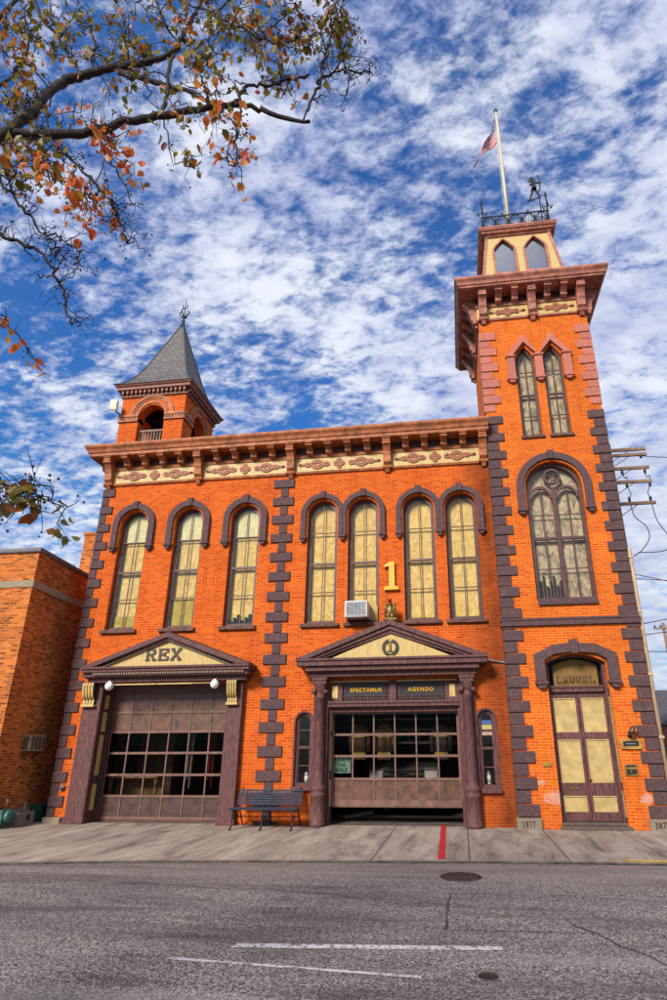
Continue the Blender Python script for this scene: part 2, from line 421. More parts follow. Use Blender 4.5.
def asphalt():
    m = NT('worn_asphalt'); p = m.pos()
    v = m.node('ShaderNodeTexVoronoi', Scale=72); m.t.links.new(p, v.inputs['Vector'])
    sc = m.n.new('ShaderNodeSeparateColor'); m.t.links.new(v.outputs['Color'], sc.inputs[0])
    mp = m.node('ShaderNodeMapping'); m.t.links.new(p, mp.inputs[0]); mp.inputs['Scale'].default_value = (.22, 1.1, 1)
    big = m.noise(mp.outputs[0], 1.3, 7, .7, .6); mid = m.noise(p, 7, 4, .7); fine = m.noise(p, 60, 3, .8)
    c = m.ramp(m.math('ADD', m.math('MULTIPLY', sc.outputs[0], .55), m.math('MULTIPLY', fine, .45)), [(.24,(.024,.019,.018)),(.48,(.150,.124,.115)),(.72,(.43,.375,.345))])
    c = m.mix(m.math('MULTIPLY', m.math('SUBTRACT', big, .47, True), 4.2, True), c, C(.055,.041,.045))
    c = m.mix(m.math('MULTIPLY', m.math('SUBTRACT', .44, big, True), 2.4, True), c, C(.27,.235,.225))
    c = m.mix(m.math('MULTIPLY', m.math('SUBTRACT', mid, .60, True), 3.2, True), c, C(.035,.028,.034))
    mt = m.node('ShaderNodeMapping'); m.t.links.new(p, mt.inputs[0]); mt.inputs['Scale'].default_value = (.05, 1.0, 1)
    tr_ = m.noise(mt.outputs[0], 1.5, 4, .6)
    c = m.mix(m.math('MULTIPLY', m.math('SUBTRACT', tr_, .5, True), 3.2, True), c, C(.075,.060,.062))
    c = m.mix(m.math('MULTIPLY', m.math('SUBTRACT', .46, tr_, True), 3.0, True), c, C(.26,.225,.215))
    oil = m.math('MULTIPLY', m.math('SUBTRACT', m.noise(p, 2.3, 5, .6, .4), .63, True), 6.0, True)
    c = m.mix(m.math('MULTIPLY', oil, .7), c, C(.035,.028,.03))
    # pale gravelly shoulder along the kerb
    sp = m.n.new('ShaderNodeSeparateXYZ'); m.t.links.new(p, sp.inputs[0])
    sh = m.math('DIVIDE', m.math('ADD', sp.outputs[1], 6.0), 2.6, True)
    c = m.mix(m.math('MULTIPLY', sh, m.math('ADD', mid, .05), True), c, C(.30,.235,.19))
    m.put(m.b.inputs['Base Color'], c); m.b.inputs['Roughness'].default_value = .85; m.b.inputs['Specular IOR Level'].default_value = .25
    m.bump(m.math('ADD', sc.outputs[0], fine), .7, .012)
    return m.mat
def concrete():
    m = NT('streaked_concrete'); p = m.pos(); sp = m.n.new('ShaderNodeSeparateXYZ'); m.t.links.new(p, sp.inputs[0])
    j = m.math('FRACT', m.math('DIVIDE', m.math('ADD', sp.outputs[0], 1.61), 1.64))
    jl = m.math('MULTIPLY', m.math('GREATER_THAN', sp.outputs[0], -2.2), m.math('LESS_THAN', m.math('ABSOLUTE', m.math('SUBTRACT', j, .5)), 1.0))
    line = m.math('MULTIPLY', m.math('LESS_THAN', m.math('MINIMUM', j, m.math('SUBTRACT', 1.0, j)), .0085), jl)
    mp = m.node('ShaderNodeMapping'); m.t.links.new(p, mp.inputs[0]); mp.inputs['Scale'].default_value = (1.5, .32, 1); mp.inputs['Rotation'].default_value = (0, 0, -.75)
    st = m.noise(mp.outputs[0], 1.6, 8, .72, .5); g = m.noise(p, 45, 3, .8); b = m.noise(p, 1.2, 6, .7)
    c = m.ramp(st, [(.32,(.075,.055,.045)),(.45,(.28,.215,.165)),(.60,(.45,.365,.285)),(.78,(.64,.53,.42))])
    c = m.mix(m.math('MULTIPLY', g, .5), c, C(.17,.135,.11))
    c = m.mix(m.math('MULTIPLY', m.math('SUBTRACT', b, .55, True), 3.0, True), c, C(.13,.10,.085))
    c = m.mix(m.math('MULTIPLY', line, .85), c, C(.045,.035,.03))
    m.put(m.b.inputs['Base Color'], c); m.b.inputs['Roughness'].default_value = .85; m.bump(m.math('ADD', g, st), .4, .015)
    return m.mat
def paintmark(name, col):
    m = NT(name); p = m.pos(); a = m.noise(p, 22, 5, .75); b = m.noise(p, 3, 4, .7)
    k = m.math('GREATER_THAN', m.math('ADD', a, m.math('MULTIPLY', b, .35)), .72)
    m.put(m.b.inputs['Base Color'], m.mix(k, C(*col), C(.13,.11,.115))); m.b.inputs['Roughness'].default_value = .8
    return m.mat
M['siding'] = siding(); M['slate'] = slate(); M['asphalt'] = asphalt(); M['concrete'] = concrete()
M['whiteline'] = paintmark('worn_white_line', (.50,.47,.46))
M['earth'] = plain('earth_and_grass', (.10,.09,.05), .9, var=.5, scale=.6)
M['tar'] = plain('tar_seam', (.055,.044,.044), .6, var=.3)

# ------------------------------------------------------------------ ground
def sheet(name, poly, z, mat, th=None):
    b = MB()
    if th: b.prism(poly, z - th, z, fn=lambda u, d, v: (u, v, d))
    else: b.add([(x, y, z) for x, y in poly], [tuple(range(len(poly)))])
    return tag(b.build(name, mat), kind='structure')
sheet('ground', [(-400,-300),(400,-300),(400,500),(-400,500)], -.12, M['earth'])
KERB = [(-60,-6.2),(-12,-5.5),(-7.83,-4.78),(-5.9,-4.42),(-4.1,-4.24),(-1.46,-4.02),(0,-3.92),(1.7,-3.85),(3.2,-3.85),(60,-3.9)]
sheet('road', [(-60,-13.8),(60,-13.8)] + KERB[::-1], -.035, M['asphalt'])
sheet('pavement', KERB + [(60,1.5),(-60,1.5)], 0, M['concrete'], .11)
sheet('opposite_pavement', [(-60,-20),(60,-20),(60,-13.8),(-60,-13.8)], .09, M['concrete'], .2)
kb = MB()
for (a, b_) in zip(KERB, KERB[1:]):
    kb.add([(a[0],a[1]-.045,-.03),(b_[0],b_[1]-.045,-.03),(b_[0],b_[1]+.02,.004),(a[0],a[1]+.02,.004)], [(0,1,2,3)])
tag(kb.build('kerb_edge', plain('kerb_joint', (.085,.07,.06), .8, var=.5, scale=4)), kind='structure')
RZ = -.031
def mark(name, pts, mat, z=RZ):
    return sheet(name, pts, z, mat)
mark('white_road_line', [(-2.39,-8.38),(.29,-8.19),(.29,-8.07),(-2.36,-8.25)], M['whiteline'])
mark('white_road_line', [(-2.87,-8.76),(-.45,-8.97),(-.45,-8.92),(-2.86,-8.70)], M['whiteline'])
mark('red_floor_line', [(-.50,-3.86),(-.38,-3.86),(-.46,.28),(-.58,.28)], M['redpaint'], .006)
mark('yellow_kerb_paint', [(2.55,-3.84),(24,-3.87),(24,-3.70),(2.55,-3.68)], M['yellowpaint'], .008)
def seam(pts, w):
    b = MB(); x = []
    for i, (px, py) in enumerate(pts):
        x.append((px, py, w*random.uniform(.3, 1.0)))
    for (ax, ay, aw), (bx, by, bw_) in zip(x, x[1:]):
        d = Vector((bx-ax, by-ay)).normalized(); n = Vector((-d.y, d.x))
        b.add([(ax-n.x*aw, ay-n.y*aw, RZ-.002), (bx-n.x*bw_, by-n.y*bw_, RZ-.002), (bx+n.x*bw_, by+n.y*bw_, RZ-.002), (ax+n.x*aw, ay+n.y*aw, RZ-.002)], [(0,1,2,3)])
    tag(b.build('road_seam', M['tar']), kind='structure')
def wander(a, b, n, j):
    return [(a[0] + (b[0]-a[0])*i/n + random.uniform(-j, j)*.4, a[1] + (b[1]-a[1])*i/n + random.uniform(-j, j)) for i in range(n+1)]
seam(wander((-.28,-7.6), (-.26,-6.0), 8, .03), .025)
seam(wander((-2.6,-6.05), (-.26,-6.6), 14, .03), .016)
seam(wander((-.26,-6.0), (3.4,-5.85), 14, .03), .012)
seam(wander((-.2,-7.55), (1.3,-7.55), 8, .03), .014)
seam(wander((1.1,-7.25), (2.0,-8.9), 10, .05), .022)
seam(wander((-7.5,-5.6), (-2.6,-6.05), 18, .05), .008)

# ------------------------------------------------------------------ the fire station
FS = thing('fire_station', (-3, 0, 0), 'orange brick fire station with plum quoins, slate corner turret and tall tower', 'fire station')
XL, XT0, XT1, YT = -10.42, 1.20, 4.42, -.20
def P(name, mb, mat, parent=None, bevel=0, label=None): return mb.build(name, mat, parent or FS, bevel, label)

# windows of the main wall: cx, half width, paired side (+1 shares its right leg, -1 its left)
WIN = [(-9.28,0),(-7.575,0),(-5.855,0),(-3.575,1),(-2.41,-1),(-.86,1),(.305,-1)]
HW, ZB, ZS = .43, 4.78, 7.90
SW = [(-3.89,.215,.84,2.32),(.615,.205,.80,2.34)]
D1 = (-9.37, -5.90, 3.32); D2 = (-3.28, .0, 3.30)

w = MB()
outer = [(XL,-.1),(D1[0],-.1),(D1[0],D1[2]),(D1[1],D1[2]),(D1[1],-.1),(D2[0],-.1),(D2[0],D2[2]),(D2[1],D2[2]),(D2[1],-.1),(XT0+.1,-.1),(XT0+.1,10.1),(XL,10.1)]
holes = [outline(c, HW, ZB, ZS, HW) for c, _ in WIN] + [outline(c, h, a, b, h) for c, h, a, b in SW]
wall(w, outer, holes, .30, lambda u, d, z: (u, d, z), notch=True)
w.add([(XL,0,-.1),(XL,12,-.1),(XL,12,10.1),(XL,0,10.1)], [(0,1,2,3)])
w.add([(XL,12,-.1),(XT1,12,-.1),(XT1,12,10.1),(XL,12,10.1)], [(0,1,2,3)])
w.add([(XT1,3,-.1),(XT1,12,-.1),(XT1,12,10.1),(XT1,3,10.1)], [(0,1,2,3)])
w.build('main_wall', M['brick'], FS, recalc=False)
r = MB(); r.box(XL+.02, XT1-.02, .35, 11.9, 9.96, 10.08); P('roof', r, M['slateb'])
r = MB(); r.box(XL+.03, XT1-.03, .32, 11.9, 4.30, 4.42); P('upper_floor', r, M['room'])
r = MB(); r.box(-9.9, .6, .12, 8.0, -.03, .003); P('garage_floor', r, plain('garage_concrete', (.16,.12,.095), .6, var=.4, scale=2))
r = MB()
r.box(-4.75, -4.6, .32, 8, 0, 4.3); r.box(-10.0, -9.9, .32, 8, 0, 4.3); r.box(.95, 1.05, .32, 8, 0, 4.3); r.box(-10, 1.05, 7.9, 8, 0, 4.3)
P('interior_wall', r, M['room'])

def window(cx, hw, zb, zs, rise, kind, fn, recess, bars, mullions, cmat, fmat, sill=None, fw=.06, mt=.022, pane='glass', deep=.10, mid=None):
    f = MB(); o = outline(cx, hw-.004, zb, zs, rise-.004 if kind != 'rect' else rise, kind)
    i = outline(cx, hw-fw, zb+fw, zs, max(.02, rise-fw), kind)
    f.ring(o, i, recess-.05, recess+.04, True, fn)
    i2 = outline(cx, hw-fw*1.5, zb+fw*1.5, zs, max(.02, rise-fw*1.5), kind); f.ring(i, i2, recess-.02, recess+.03, True, fn)
    if mid: f.prism([(cx-hw+fw, mid-.03), (cx+hw-fw, mid-.03), (cx+hw-fw, mid+.03), (cx-hw+fw, mid+.03)], recess-.035, recess+.02, fn)
    W = f.build('window', fmat, FS)
    b = MB()
    for z in bars:
        b.prism([(cx-hw+fw, z-mt/2), (cx+hw-fw, z-mt/2), (cx+hw-fw, z+mt/2), (cx-hw+fw, z+mt/2)], recess-.016, recess+.012, fn)
    for x, z0, z1 in mullions:
        b.prism([(x-mt/2, z0), (x+mt/2, z0), (x+mt/2, z1), (x-mt/2, z1)], recess-.014, recess+.010, fn)
    if b.v: b.build('glazing_bar', fmat, W)
    p = MB(); o2 = outline(cx, hw-fw*.6, zb+fw*.6, zs, max(.02, rise-fw*.6), kind)
    p.add([fn(u, recess, z) for u, z in o2], [tuple(range(len(o2)))]); p.build('pane', M[pane], W)
    if cmat:
        c = MB(); o3 = outline(cx, hw-.002, zb+.002, zs, rise-.002, kind)
        c.add([fn(u, recess+deep, z) for u, z in o3], [tuple(range(len(o3)))]); c.build('blind', cmat, W)
    if sill:
        s_ = MB(); x0, x1, z0, z1, d0 = sill
        s_.prism([(x0,z0),(x1,z0),(x1,z1),(x0,z1)], d0, recess-.055, fn); s_.build('sill', M['arch_paint'], W, .012)
    return W
M['arch_paint'] = plain('brown_sill_stone', (.17,.062,.040), .7, var=.45, scale=8, bump=.5)
FF = lambda u, d, z: (u, d, z)

def hood(W, cx, ro, ri, zs, zl, fn, side=0, mid=None, d=-.10, mat='arch', legw=.0):
    """arched hood mould with straight legs, a keystone and corbel stops; side=+1/-1: shares that leg with its pair"""
    n = 22; out = []; inn = []
    def cl(u):
        if side == 1: return min(u, mid)
        if side == -1: return max(u, mid)
        return u
    out.append((cl(cx+ro), zl)); inn.append((cx+ri, zl))
    for k in range(n+1):
        t = PI*k/n
        out.append((cl(cx+ro*math.cos(t)), zs+ro*math.sin(t))); inn.append((cx+ri*math.cos(t), zs+ri*math.sin(t)))
    out.append((cl(cx-ro), zl)); inn.append((cx-ri, zl))
    h = MB(); h.ring(out, inn, d, .0, False, fn)
    k = .075
    h.prism([(cx-k*.8, zs+ri-.01), (cx+k*.8, zs+ri-.01), (cx+k*1.2, zs+ro+.06), (cx-k*1.2, zs+ro+.06)], d-.035, 0, fn)
    H = h.build('hood_mould', M[mat], W, .015)
    lw = ro - ri
    ends = []
    if side != -1: ends.append(cx - ro + lw/2)
    ends.append(mid if side == 1 else cx + ro - lw/2)
    if side == -1: ends = [cx + ro - lw/2]
    for e in ends:
        s_ = MB(); s_.prism([(e-lw*.62, zl-.06), (e+lw*.62, zl-.06), (e+lw*.62, zl), (e-lw*.62, zl)], d-.03, 0, fn)
        s_.prism([(e-lw*.25, zl-.15), (e+lw*.25, zl-.15), (e+lw*.5, zl-.06), (e-lw*.5, zl-.06)], d, 0, fn)
        s_.build('corbel_stop', M[mat], H, .008)

for idx, (cx, sd) in enumerate(WIN):
    ro = .655 if sd == 0 else .625
    cm = M['curtain2'] if idx < 3 else M['curtain']
    W = window(cx, HW, ZB, ZS, HW, 'round', FF, .17, [5.66, 7.38], [(cx, ZB+.06, ZS+HW-.07)], cm, M['pframe'],
               (cx-.52, cx+.52, 4.68, 4.78, -.09), fw=.065, mid=6.46)
    mid = (WIN[3][0]+WIN[4][0])/2 if idx in (3,4) else (WIN[5][0]+WIN[6][0])/2
    hood(W, cx, ro, .47, ZS, 7.22, FF, sd, mid)
    rb = MB(); a = outline(cx, .468, 7.22, ZS, .468); b_ = outline(cx, HW+.001, 7.22, ZS, HW+.001)
    rb.ring(a[1:]+[a[0]], b_[1:]+[b_[0]], -.035, 0, False, FF); rb.build('brick_rim', M['brick'], W)
    # lower blinds: an olive strip where the blind stops short
    if idx in (0, 1):
        pass
    if idx < 3:
        u_ = MB(); o_ = outline(cx, .40, 7.40, ZS, .40); u_.prism(o_, .225, .232); u_.build('upper_blind', cloth('mint_blind_%d' % idx, (.70,.66,.36), (.50,.46,.22), 6, 2), W)
    if idx == 2:
        k_ = MB()
        for j in range(6): k_.box(cx-.33+j*.11, cx-.25+j*.11, .20, .24, 4.84, 4.98+.16*((j*7)%3)/2)
        k_.build('sill_clutter', M['dark'], W)
    if idx in (0, 1):
        s_ = MB(); s_.box(cx-.37, cx+.37, .235, .24, 4.84, 4.84+(.36 if idx == 0 else .80)); s_.build('lower_blind', cloth('olive_blind', (.46,.34,.03), (.30,.21,.02), 5, 2), W)
for cx, h, a, b_ in SW:
    W = window(cx, h, a, b_, h, 'round', FF, .10, [a+.46, a+1.28], [], None, M['ppaint'], None, fw=.055, mid=a+.88)
    s_ = MB(); s_.box(cx-.27, cx+.27, -.10, .04, a-.09, a); s_.build('sill', M['ppaint'], W, .01)
    m_ = MB(); o_ = outline(cx, h+.045, a, b_, h+.045); i_ = outline(cx, h+.002, a, b_, h+.002)
    m_.ring(o_[1:]+[o_[0]], i_[1:]+[i_[0]], -.03, 0, False, FF); m_.build('moulded_rim', M['ppaint'], W, .008)
    g_ = MB(); o2_ = outline(cx, h+.21, b_-.02, b_, h+.21); i2_ = outline(cx, h+.05, b_-.02, b_, h+.05)
    g_.ring(o2_[1:]+[o2_[0]], i2_[1:]+[i2_[0]], -.008, 0, False, FF); g_.build('brick_arch', M['brick'], W)
    bk = MB(); bk.box(cx-.3, cx+.3, .75, .78, .3, 3.0); bk.build('backing_board', M['dark'], W)

# quoins -------------------------------------------------------------
def quoins(name, xfun, y0, y1, ztops, hb, pitch, mat, top, bot, big_first=True):
    """alternating big and small rock-faced blocks; xfun(big)->(x0,x1)"""
    q = MB(); n = 0
    for z in ztops:
        x0, x1 = xfun(True); j = random.uniform(-.012, .012)
        q.box(x0+j*.5, x1+j, y0, y1, z-hb, z)
        xa, xb = xfun(False); q.box(xa+.012, xb-.012, y0+.037, y1-.02 if y1 > .1 else y1, max(bot, z-pitch+.01), z-.01, 1)
        x0, x1 = xfun(False)
        zz = max(bot, z-pitch+.022)
        if z-hb-.022 > zz: q.box(x0, x1, y0+.018, y1-.01 if y1 > .1 else y1, zz, z-hb-.022)
    return q
def rng(a, step, lo):
    r = []
    while a > lo: r.append(a); a -= step
    return r
zt = rng(.61+.5655*15, .5655, .2)
P('corner_quoins', quoins('q', lambda b: (XL-.04, -10.06 if b else -10.24), -.045, .42, zt, .25, .5655, 'purple', 9.2, .13), [M['purple'], M['joint']], bevel=.016)
q = MB(); q.box(XL-.08, -10.02, -.09, .5, -.05, .13); P('base_stone', q, M['greystone'], bevel=.02)
P('centre_quoins', quoins('q', lambda b: (-5.06,-4.44) if b else (-4.84,-4.62), -.05, .0, rng(1.2+.5605*14, .5605, .02), .25, .5605, 'purple', 9.2, .0), [M['purple'], M['joint']], bevel=.016)
LQ = lambda b: (XT0-.035, 1.665 if b else 1.50); RQ = lambda b: (4.0 if b else 4.14, XT1+.035)
zl = rng(.50+.5585*18, .5585, .3)
P('tower_quoins', quoins('q', LQ, YT-.045, .25, zl, .255, .5585, 'purple', 10.7, .235), [M['purple'], M['joint']], bevel=.016)
P('tower_quoins', quoins('q', RQ, YT-.045, .25, rng(.79+.5585*17+.25, .5585, .3), .255, .5585, 'purple', 10.7, .28), [M['purple'], M['joint']], bevel=.016)
zu = rng(13.48, .5585, 10.75)
P('upper_tower_quoins', quoins('q', LQ, YT-.045, .25, zu, .28, .5585, 'pink', 13.5, 10.62), [M['pink'], M['joint']], bevel=.016)
P('upper_tower_quoins', quoins('q', RQ, YT-.045, .25, [z+.02 for z in zu], .28, .5585, 'pink', 13.5, 10.62), [M['pink'], M['joint']], bevel=.016)
for x0, x1 in ((XT0-.06, 1.68), (3.97, XT1+.06)):
    q = MB(); q.box(x0, x1, YT-.075, .3, -.05, .225); S = P('base_stone', q, M['greystone'], bevel=.012)
    t = MB(); slab_text(t, '1877', x0+.10, .055, .058, .11, .018, .016, YT-.084, YT-.07); t.build('lettering', M['letter'], S)

# tower walls --------------------------------------------------------
TD = 3.22; YB_ = YT + TD
CD, CDh = 2.83, .70          # door centre, half width
BW = (2.835, .745, 5.16, 8.28, .73)
TW = [(2.455,.275,9.86,12.46,.44), (3.245,.275,9.86,12.46,.44)]
TF = lambda u, d, z: (u, YT+d, z)
w = MB()
wall(w, [(XT0,-.1),(XT1,-.1),(XT1,14.6),(XT0,14.6)], [outline(CD, CDh, .03, 3.60, .20, 'seg'), outline(BW[0], BW[1], BW[2], BW[3], BW[4])] + [outline(c, h, a, b_, r_, 'lancet') for c, h, a, b_, r_ in TW], .36, TF)
w.add([(XT0,YT,-.1),(XT0,YB_,-.1),(XT0,YB_,14.6),(XT0,YT,14.6)], [(0,1,2,3)])
w.add([(XT1,YT,-.1),(XT1,YB_,-.1),(XT1,YB_,14.6),(XT1,YT,14.6)], [(0,1,2,3)])
w.add([(XT0,YB_,9),(XT1,YB_,9),(XT1,YB_,14.6),(XT0,YB_,14.6)], [(0,1,2,3)])
w.build('tower_wall', M['tbrick'], FS, recalc=False)
b = MB(); b.box(XT0-.06, XT1+.06, YT-.075, .4, 4.51, 4.70); b.box(XT0-.075, XT1+.075, YT-.095, .4, 4.64, 4.685); P('string_course', b, M['purple'], bevel=.01)

for c, h, a, b_, r_ in TW:
    W = window(c, h, a, b_, r_, 'lancet', TF, .15, [10.55, 12.05], [(c, a+.06, b_+r_-.09)], M['drape'], M['pframe'], (c-.33, c+.33, a-.09, a, -.06), fw=.05, mid=11.25)
def gable_hood():
    ws = TW; h = MB(); t = .21
    x0, x1 = ws[0][0], ws[1][0]; m = (x0+x1)/2; za, ze = 13.28, 12.50
    for cx, l, r_ in ((x0, 1.92, m), (x1, m, 3.78)):
        h.prism([(l, ze), (cx, za), (r_, ze), (r_-.0 if r_ == m else r_-.16, ze-.02 if r_ == m else ze), (cx, za-.30), (l+.16 if l != m else l, ze if l != m else ze-.02)], -.12, 0, TF)
    for a, b2 in ((1.92, 2.16), (m-.115, m+.115), (3.54, 3.78)):
        h.prism([(a, 11.76), (b2, 11.76), (b2, ze-.022), (a, ze-.022)], -.10, 0, TF)
        h.prism([(a-.03, ze-.02), (b2+.03, ze-.02), (b2+.03, ze+.035), (a-.03, ze+.035)], -.14, 0, TF)
        h.prism([(a-.03, 11.70), (b2+.03, 11.70), (b2+.03, 11.755), (a-.03, 11.755)], -.13, 0, TF)
        h.prism([(a+.06, 11.62), (b2-.06, 11.62), (b2, 11.70), (a, 11.70)], -.10, 0, TF)
    P('gabled_hood', h, M['pink'], bevel=.012)
gable_hood()

# the big two-light window
def big_window():
    cx, hw, zb, zs, rise = BW; re = .17
    f = MB()
    f.ring(outline(cx, hw-.004, zb, zs, rise-.004), outline(cx, hw-.09, zb+.07, zs, rise-.09), re-.06, re+.05, True, TF)
    f.prism([(cx-.045, zb+.05), (cx+.045, zb+.05), (cx+.045, 8.30), (cx-.045, 8.30)], re-.045, re+.04, TF)
    f.prism([(cx-hw+.06, 6.80), (cx+hw-.06, 6.80), (cx+hw-.06, 6.87), (cx-hw+.06, 6.87)], re-.035, re+.04, TF)
    for s_ in (-1, 1):
        c2 = cx + s_*(hw-.09+.045)/2; r2 = (hw-.09-.045)/2
        f.ring([(c2+r2*1.0*math.cos(PI*k/14)+0, 7.98+(r2+.06)*math.sin(PI*k/14)) for k in range(15)], [(c2+(r2-.055)*math.cos(PI*k/14), 7.98+(r2-.02)*math.sin(PI*k/14)) for k in range(15)], re-.045, re+.03, False, TF)
    rc = .235; zc = 8.62
    f.ring([(cx+rc*math.cos(2*PI*k/24), zc+rc*math.sin(2*PI*k/24)) for k in range(24)], [(cx+(rc-.06)*math.cos(2*PI*k/24), zc+(rc-.06)*math.sin(2*PI*k/24)) for k in range(24)], re-.05, re+.03, True, TF)
    W = f.build('window', M['pframe'], FS)
    b = MB()
    for s_ in (-1, 1):
        c2 = cx + s_*.35
        b.prism([(c2-.012, zb+.06), (c2+.012, zb+.06), (c2+.012, 8.25), (c2-.012, 8.25)], re-.014, re+.012, TF)
        for z in (6.0, 7.5): b.prism([(c2-.31, z-.012), (c2+.31, z-.012), (c2+.31, z+.012), (c2-.31, z+.012)], re-.016, re+.012, TF)
    for k in range(4):
        t = PI/4 + k*PI/2
        ribbon(b, (cx+.05*math.cos(t), zc+.05*math.sin(t)), (cx+.18*math.cos(t), zc+.18*math.sin(t)), .022, re-.014, re+.01, 0, TF)
    b.ring([(cx+.055*math.cos(2*PI*k/12), zc+.055*math.sin(2*PI*k/12)) for k in range(12)], [(cx+.03*math.cos(2*PI*k/12), zc+.03*math.sin(2*PI*k/12)) for k in range(12)], re-.018, re+.012, True, TF)
    b.build('tracery_bar', M['pframe'], W)
    p = MB(); o = outline(cx, hw-.05, zb+.04, zs, rise-.05); p.add([TF(u, re, z) for u, z in o], [tuple(range(len(o)))]); p.build('pane', M['glass'], W)
    c = MB(); o = outline(cx, hw-.002, zb+.002, zs, rise-.002); c.add([TF(u, re+.13, z) for u, z in o], [tuple(range(len(o)))]); c.build('drape', M['drape'], W)
    k = MB()
    for i in range(7):
        x = cx-.60+i*.085; k.box(x, x+.055, YT+re+.07, YT+re+.10, zb+.06, zb+.55+.16*math.sin(i*2.1))
    k.build('dark_stack', M['dark'], W)
    s_ = MB(); s_.box(cx-.73, cx+.73, YT-.07, YT+.10, 5.02, 5.16); s_.build('sill', M['purple'], W, .012)
    hood(W, cx, .985, .79, 8.28, 7.62, TF, 0)
    rb = MB(); a = outline(cx, .788, 7.62, 8.28, .788); b_ = outline(cx, .747, 7.62, 8.28, .733)
    rb.ring(a[1:]+[a[0]], b_[1:]+[b_[0]], -.035, 0, False, TF); rb.build('brick_rim', M['tbrick'], W)
big_window()

# the tall double door with its transom light
def tower_door():
    re = .26; z0 = .13
    o = outline(CD, CDh-.003, z0-.02, 3.60, .197, 'seg'); i = outline(CD, CDh-.065, z0-.02, 3.60, .15, 'seg')
    f = MB(); f.ring(o[1:]+[o[0]], i[1:]+[i[0]], re-.12, re+.08, False, TF)
    f.box(CD-CDh+.08, CD+CDh-.08, YT+re-.10, YT+re+.06, 2.93, 3.07); f.box(CD-CDh+.08, CD+CDh-.08, YT+re-.13, YT+re+.06, 3.03, 3.075)
    D = f.build('entrance_door', M['ppaint'], FS)
    for s_ in (-1, 1):
        a, b2 = (CD-.645, CD-.006) if s_ < 0 else (CD+.006, CD+.645)
        l = MB(); zr = [z0+.01, .33, .66, .93, 1.86, 2.02, 2.79, 2.93]
        l.box(a, a+.062, YT+re-.03, YT+re+.04, z0+.01, 2.92); l.box(b2-.062, b2, YT+re-.03, YT+re+.04, z0+.01, 2.92)
        for k in range(0, 8, 2): l.box(a+.062, b2-.062, YT+re-.028, YT+re+.038, zr[k], zr[k+1]-.001 if k == 6 else zr[k+1])
        L = l.build('door_leaf', M['ppaint'], D, .008)
        p = MB()
        for k in (1, 3, 5): p.box(a+.060, b2-.060, YT+re, YT+re+.03, zr[k], zr[k+1])
        p.build('panel', M['creamdoor'], L)
        fr = MB()
        for k in (1, 3, 5):
            fr.ring([(a+.062,zr[k]),(b2-.062,zr[k]),(b2-.062,zr[k+1]),(a+.062,zr[k+1])], [(a+.085,zr[k]+.025),(b2-.085,zr[k]+.025),(b2-.085,zr[k+1]-.025),(a+.085,zr[k+1]-.025)], YT+re-.022, YT+re)
        fr.build('panel_moulding', M['creamdoor'], L)
        if s_ < 0:
            h = MB(); h.box(a+.22, a+.42, YT+re-.045, YT+re-.03, .80, .84); h.build('letter_slot', M['bronze'], L)
        else:
            h = MB(); h.lathe([(.012,0),(.028,.02),(.03,.04),(.012,.06)], 0, 0, 10, fn=lambda x, y, z: (a+.045+x, YT+re-.03-z, 1.0+y)); h.build('door_knob', M['bronze'], L)
    t = MB(); o = outline(CD, CDh-.10, 3.07, 3.60, .14, 'seg'); t.add([TF(u, re, z) for u, z in o], [tuple(range(len(o)))]); t.build('transom_light', M['gglass'], D)
    c = MB(); o = outline(CD+.03, CDh-.17, 3.08, 3.56, .15, 'seg'); c.add([TF(u, re+.10, z) for u, z in o], [tuple(range(len(o)))]); c.build('blind', cloth('tan_blind', (.80,.52,.19), (.42,.25,.08), 4, 2.4), D)
    c = MB(); o = outline(CD, CDh-.01, 3.05, 3.60, .19, 'seg'); c.add([TF(u, re+.16, z) for u, z in o], [tuple(range(len(o)))]); c.build('backing_board', M['dark'], D)
    lt = MB(); slab_text(lt, 'LAUREL', 2.36, 3.22, .12, .15, .035, .028, YT+re-.012, YT+re-.004); lt.build('lettering', plain('pale_gilt_lettering', (.20,.11,.035), .5, var=.1), D)
    st = MB(); st.box(2.08, 3.60, YT-.13, YT+re+.1, -.04, .07); st.box(2.10, 3.56, YT-.0, YT+re+.1, .07, .13); st.build('door_step', stone('old_step_stone', (.26,.19,.14), (.10,.07,.055)), D, .02)
    jp = MB()   # straw panel set in the right-hand jamb
    jp.box(3.515, 3.527, YT+.05, YT+.13, .95, 2.80); jp.box(3.515, 3.527, YT+.05, YT+.13, .25, .78)
    jp.build('jamb_panel', M['creamdoor'], D)
    jm = MB(); jm.box(3.527, 3.535-.006, YT+.01, YT+.17, .1, 3.0); jm.build('jamb_lining', M['pframe'], D)
    h = MB()
    oo = [(3.80,3.17),(3.80,3.80),(CD+.52,4.02),(CD,4.08),(CD-.52,4.02),(1.86,3.80),(1.86,3.17)]
    ii = [(3.56,3.17),(3.56,3.66),(CD+.50,3.80),(CD,3.845),(CD-.50,3.80),(2.10,3.66),(2.10,3.17)]
    h.ring(oo, ii, -.11, 0, False, TF)
    h.prism([(CD-.07,3.80),(CD+.07,3.80),(CD+.11,4.14),(CD-.11,4.14)], -.15, 0, TF)
    H = h.build('hood_mould', M['arch'], D, .015)
    for e in (1.98, 3.68):
        s_ = MB(); s_.prism([(e-.15,3.10),(e+.15,3.10),(e+.15,3.168),(e-.15,3.168)], -.14, 0, TF)
        s_.prism([(e-.06,3.0),(e+.06,3.0),(e+.12,3.10),(e-.12,3.10)], -.11, 0, TF)
        s_.build('corbel_stop', M['arch'], H, .008)
tower_door()

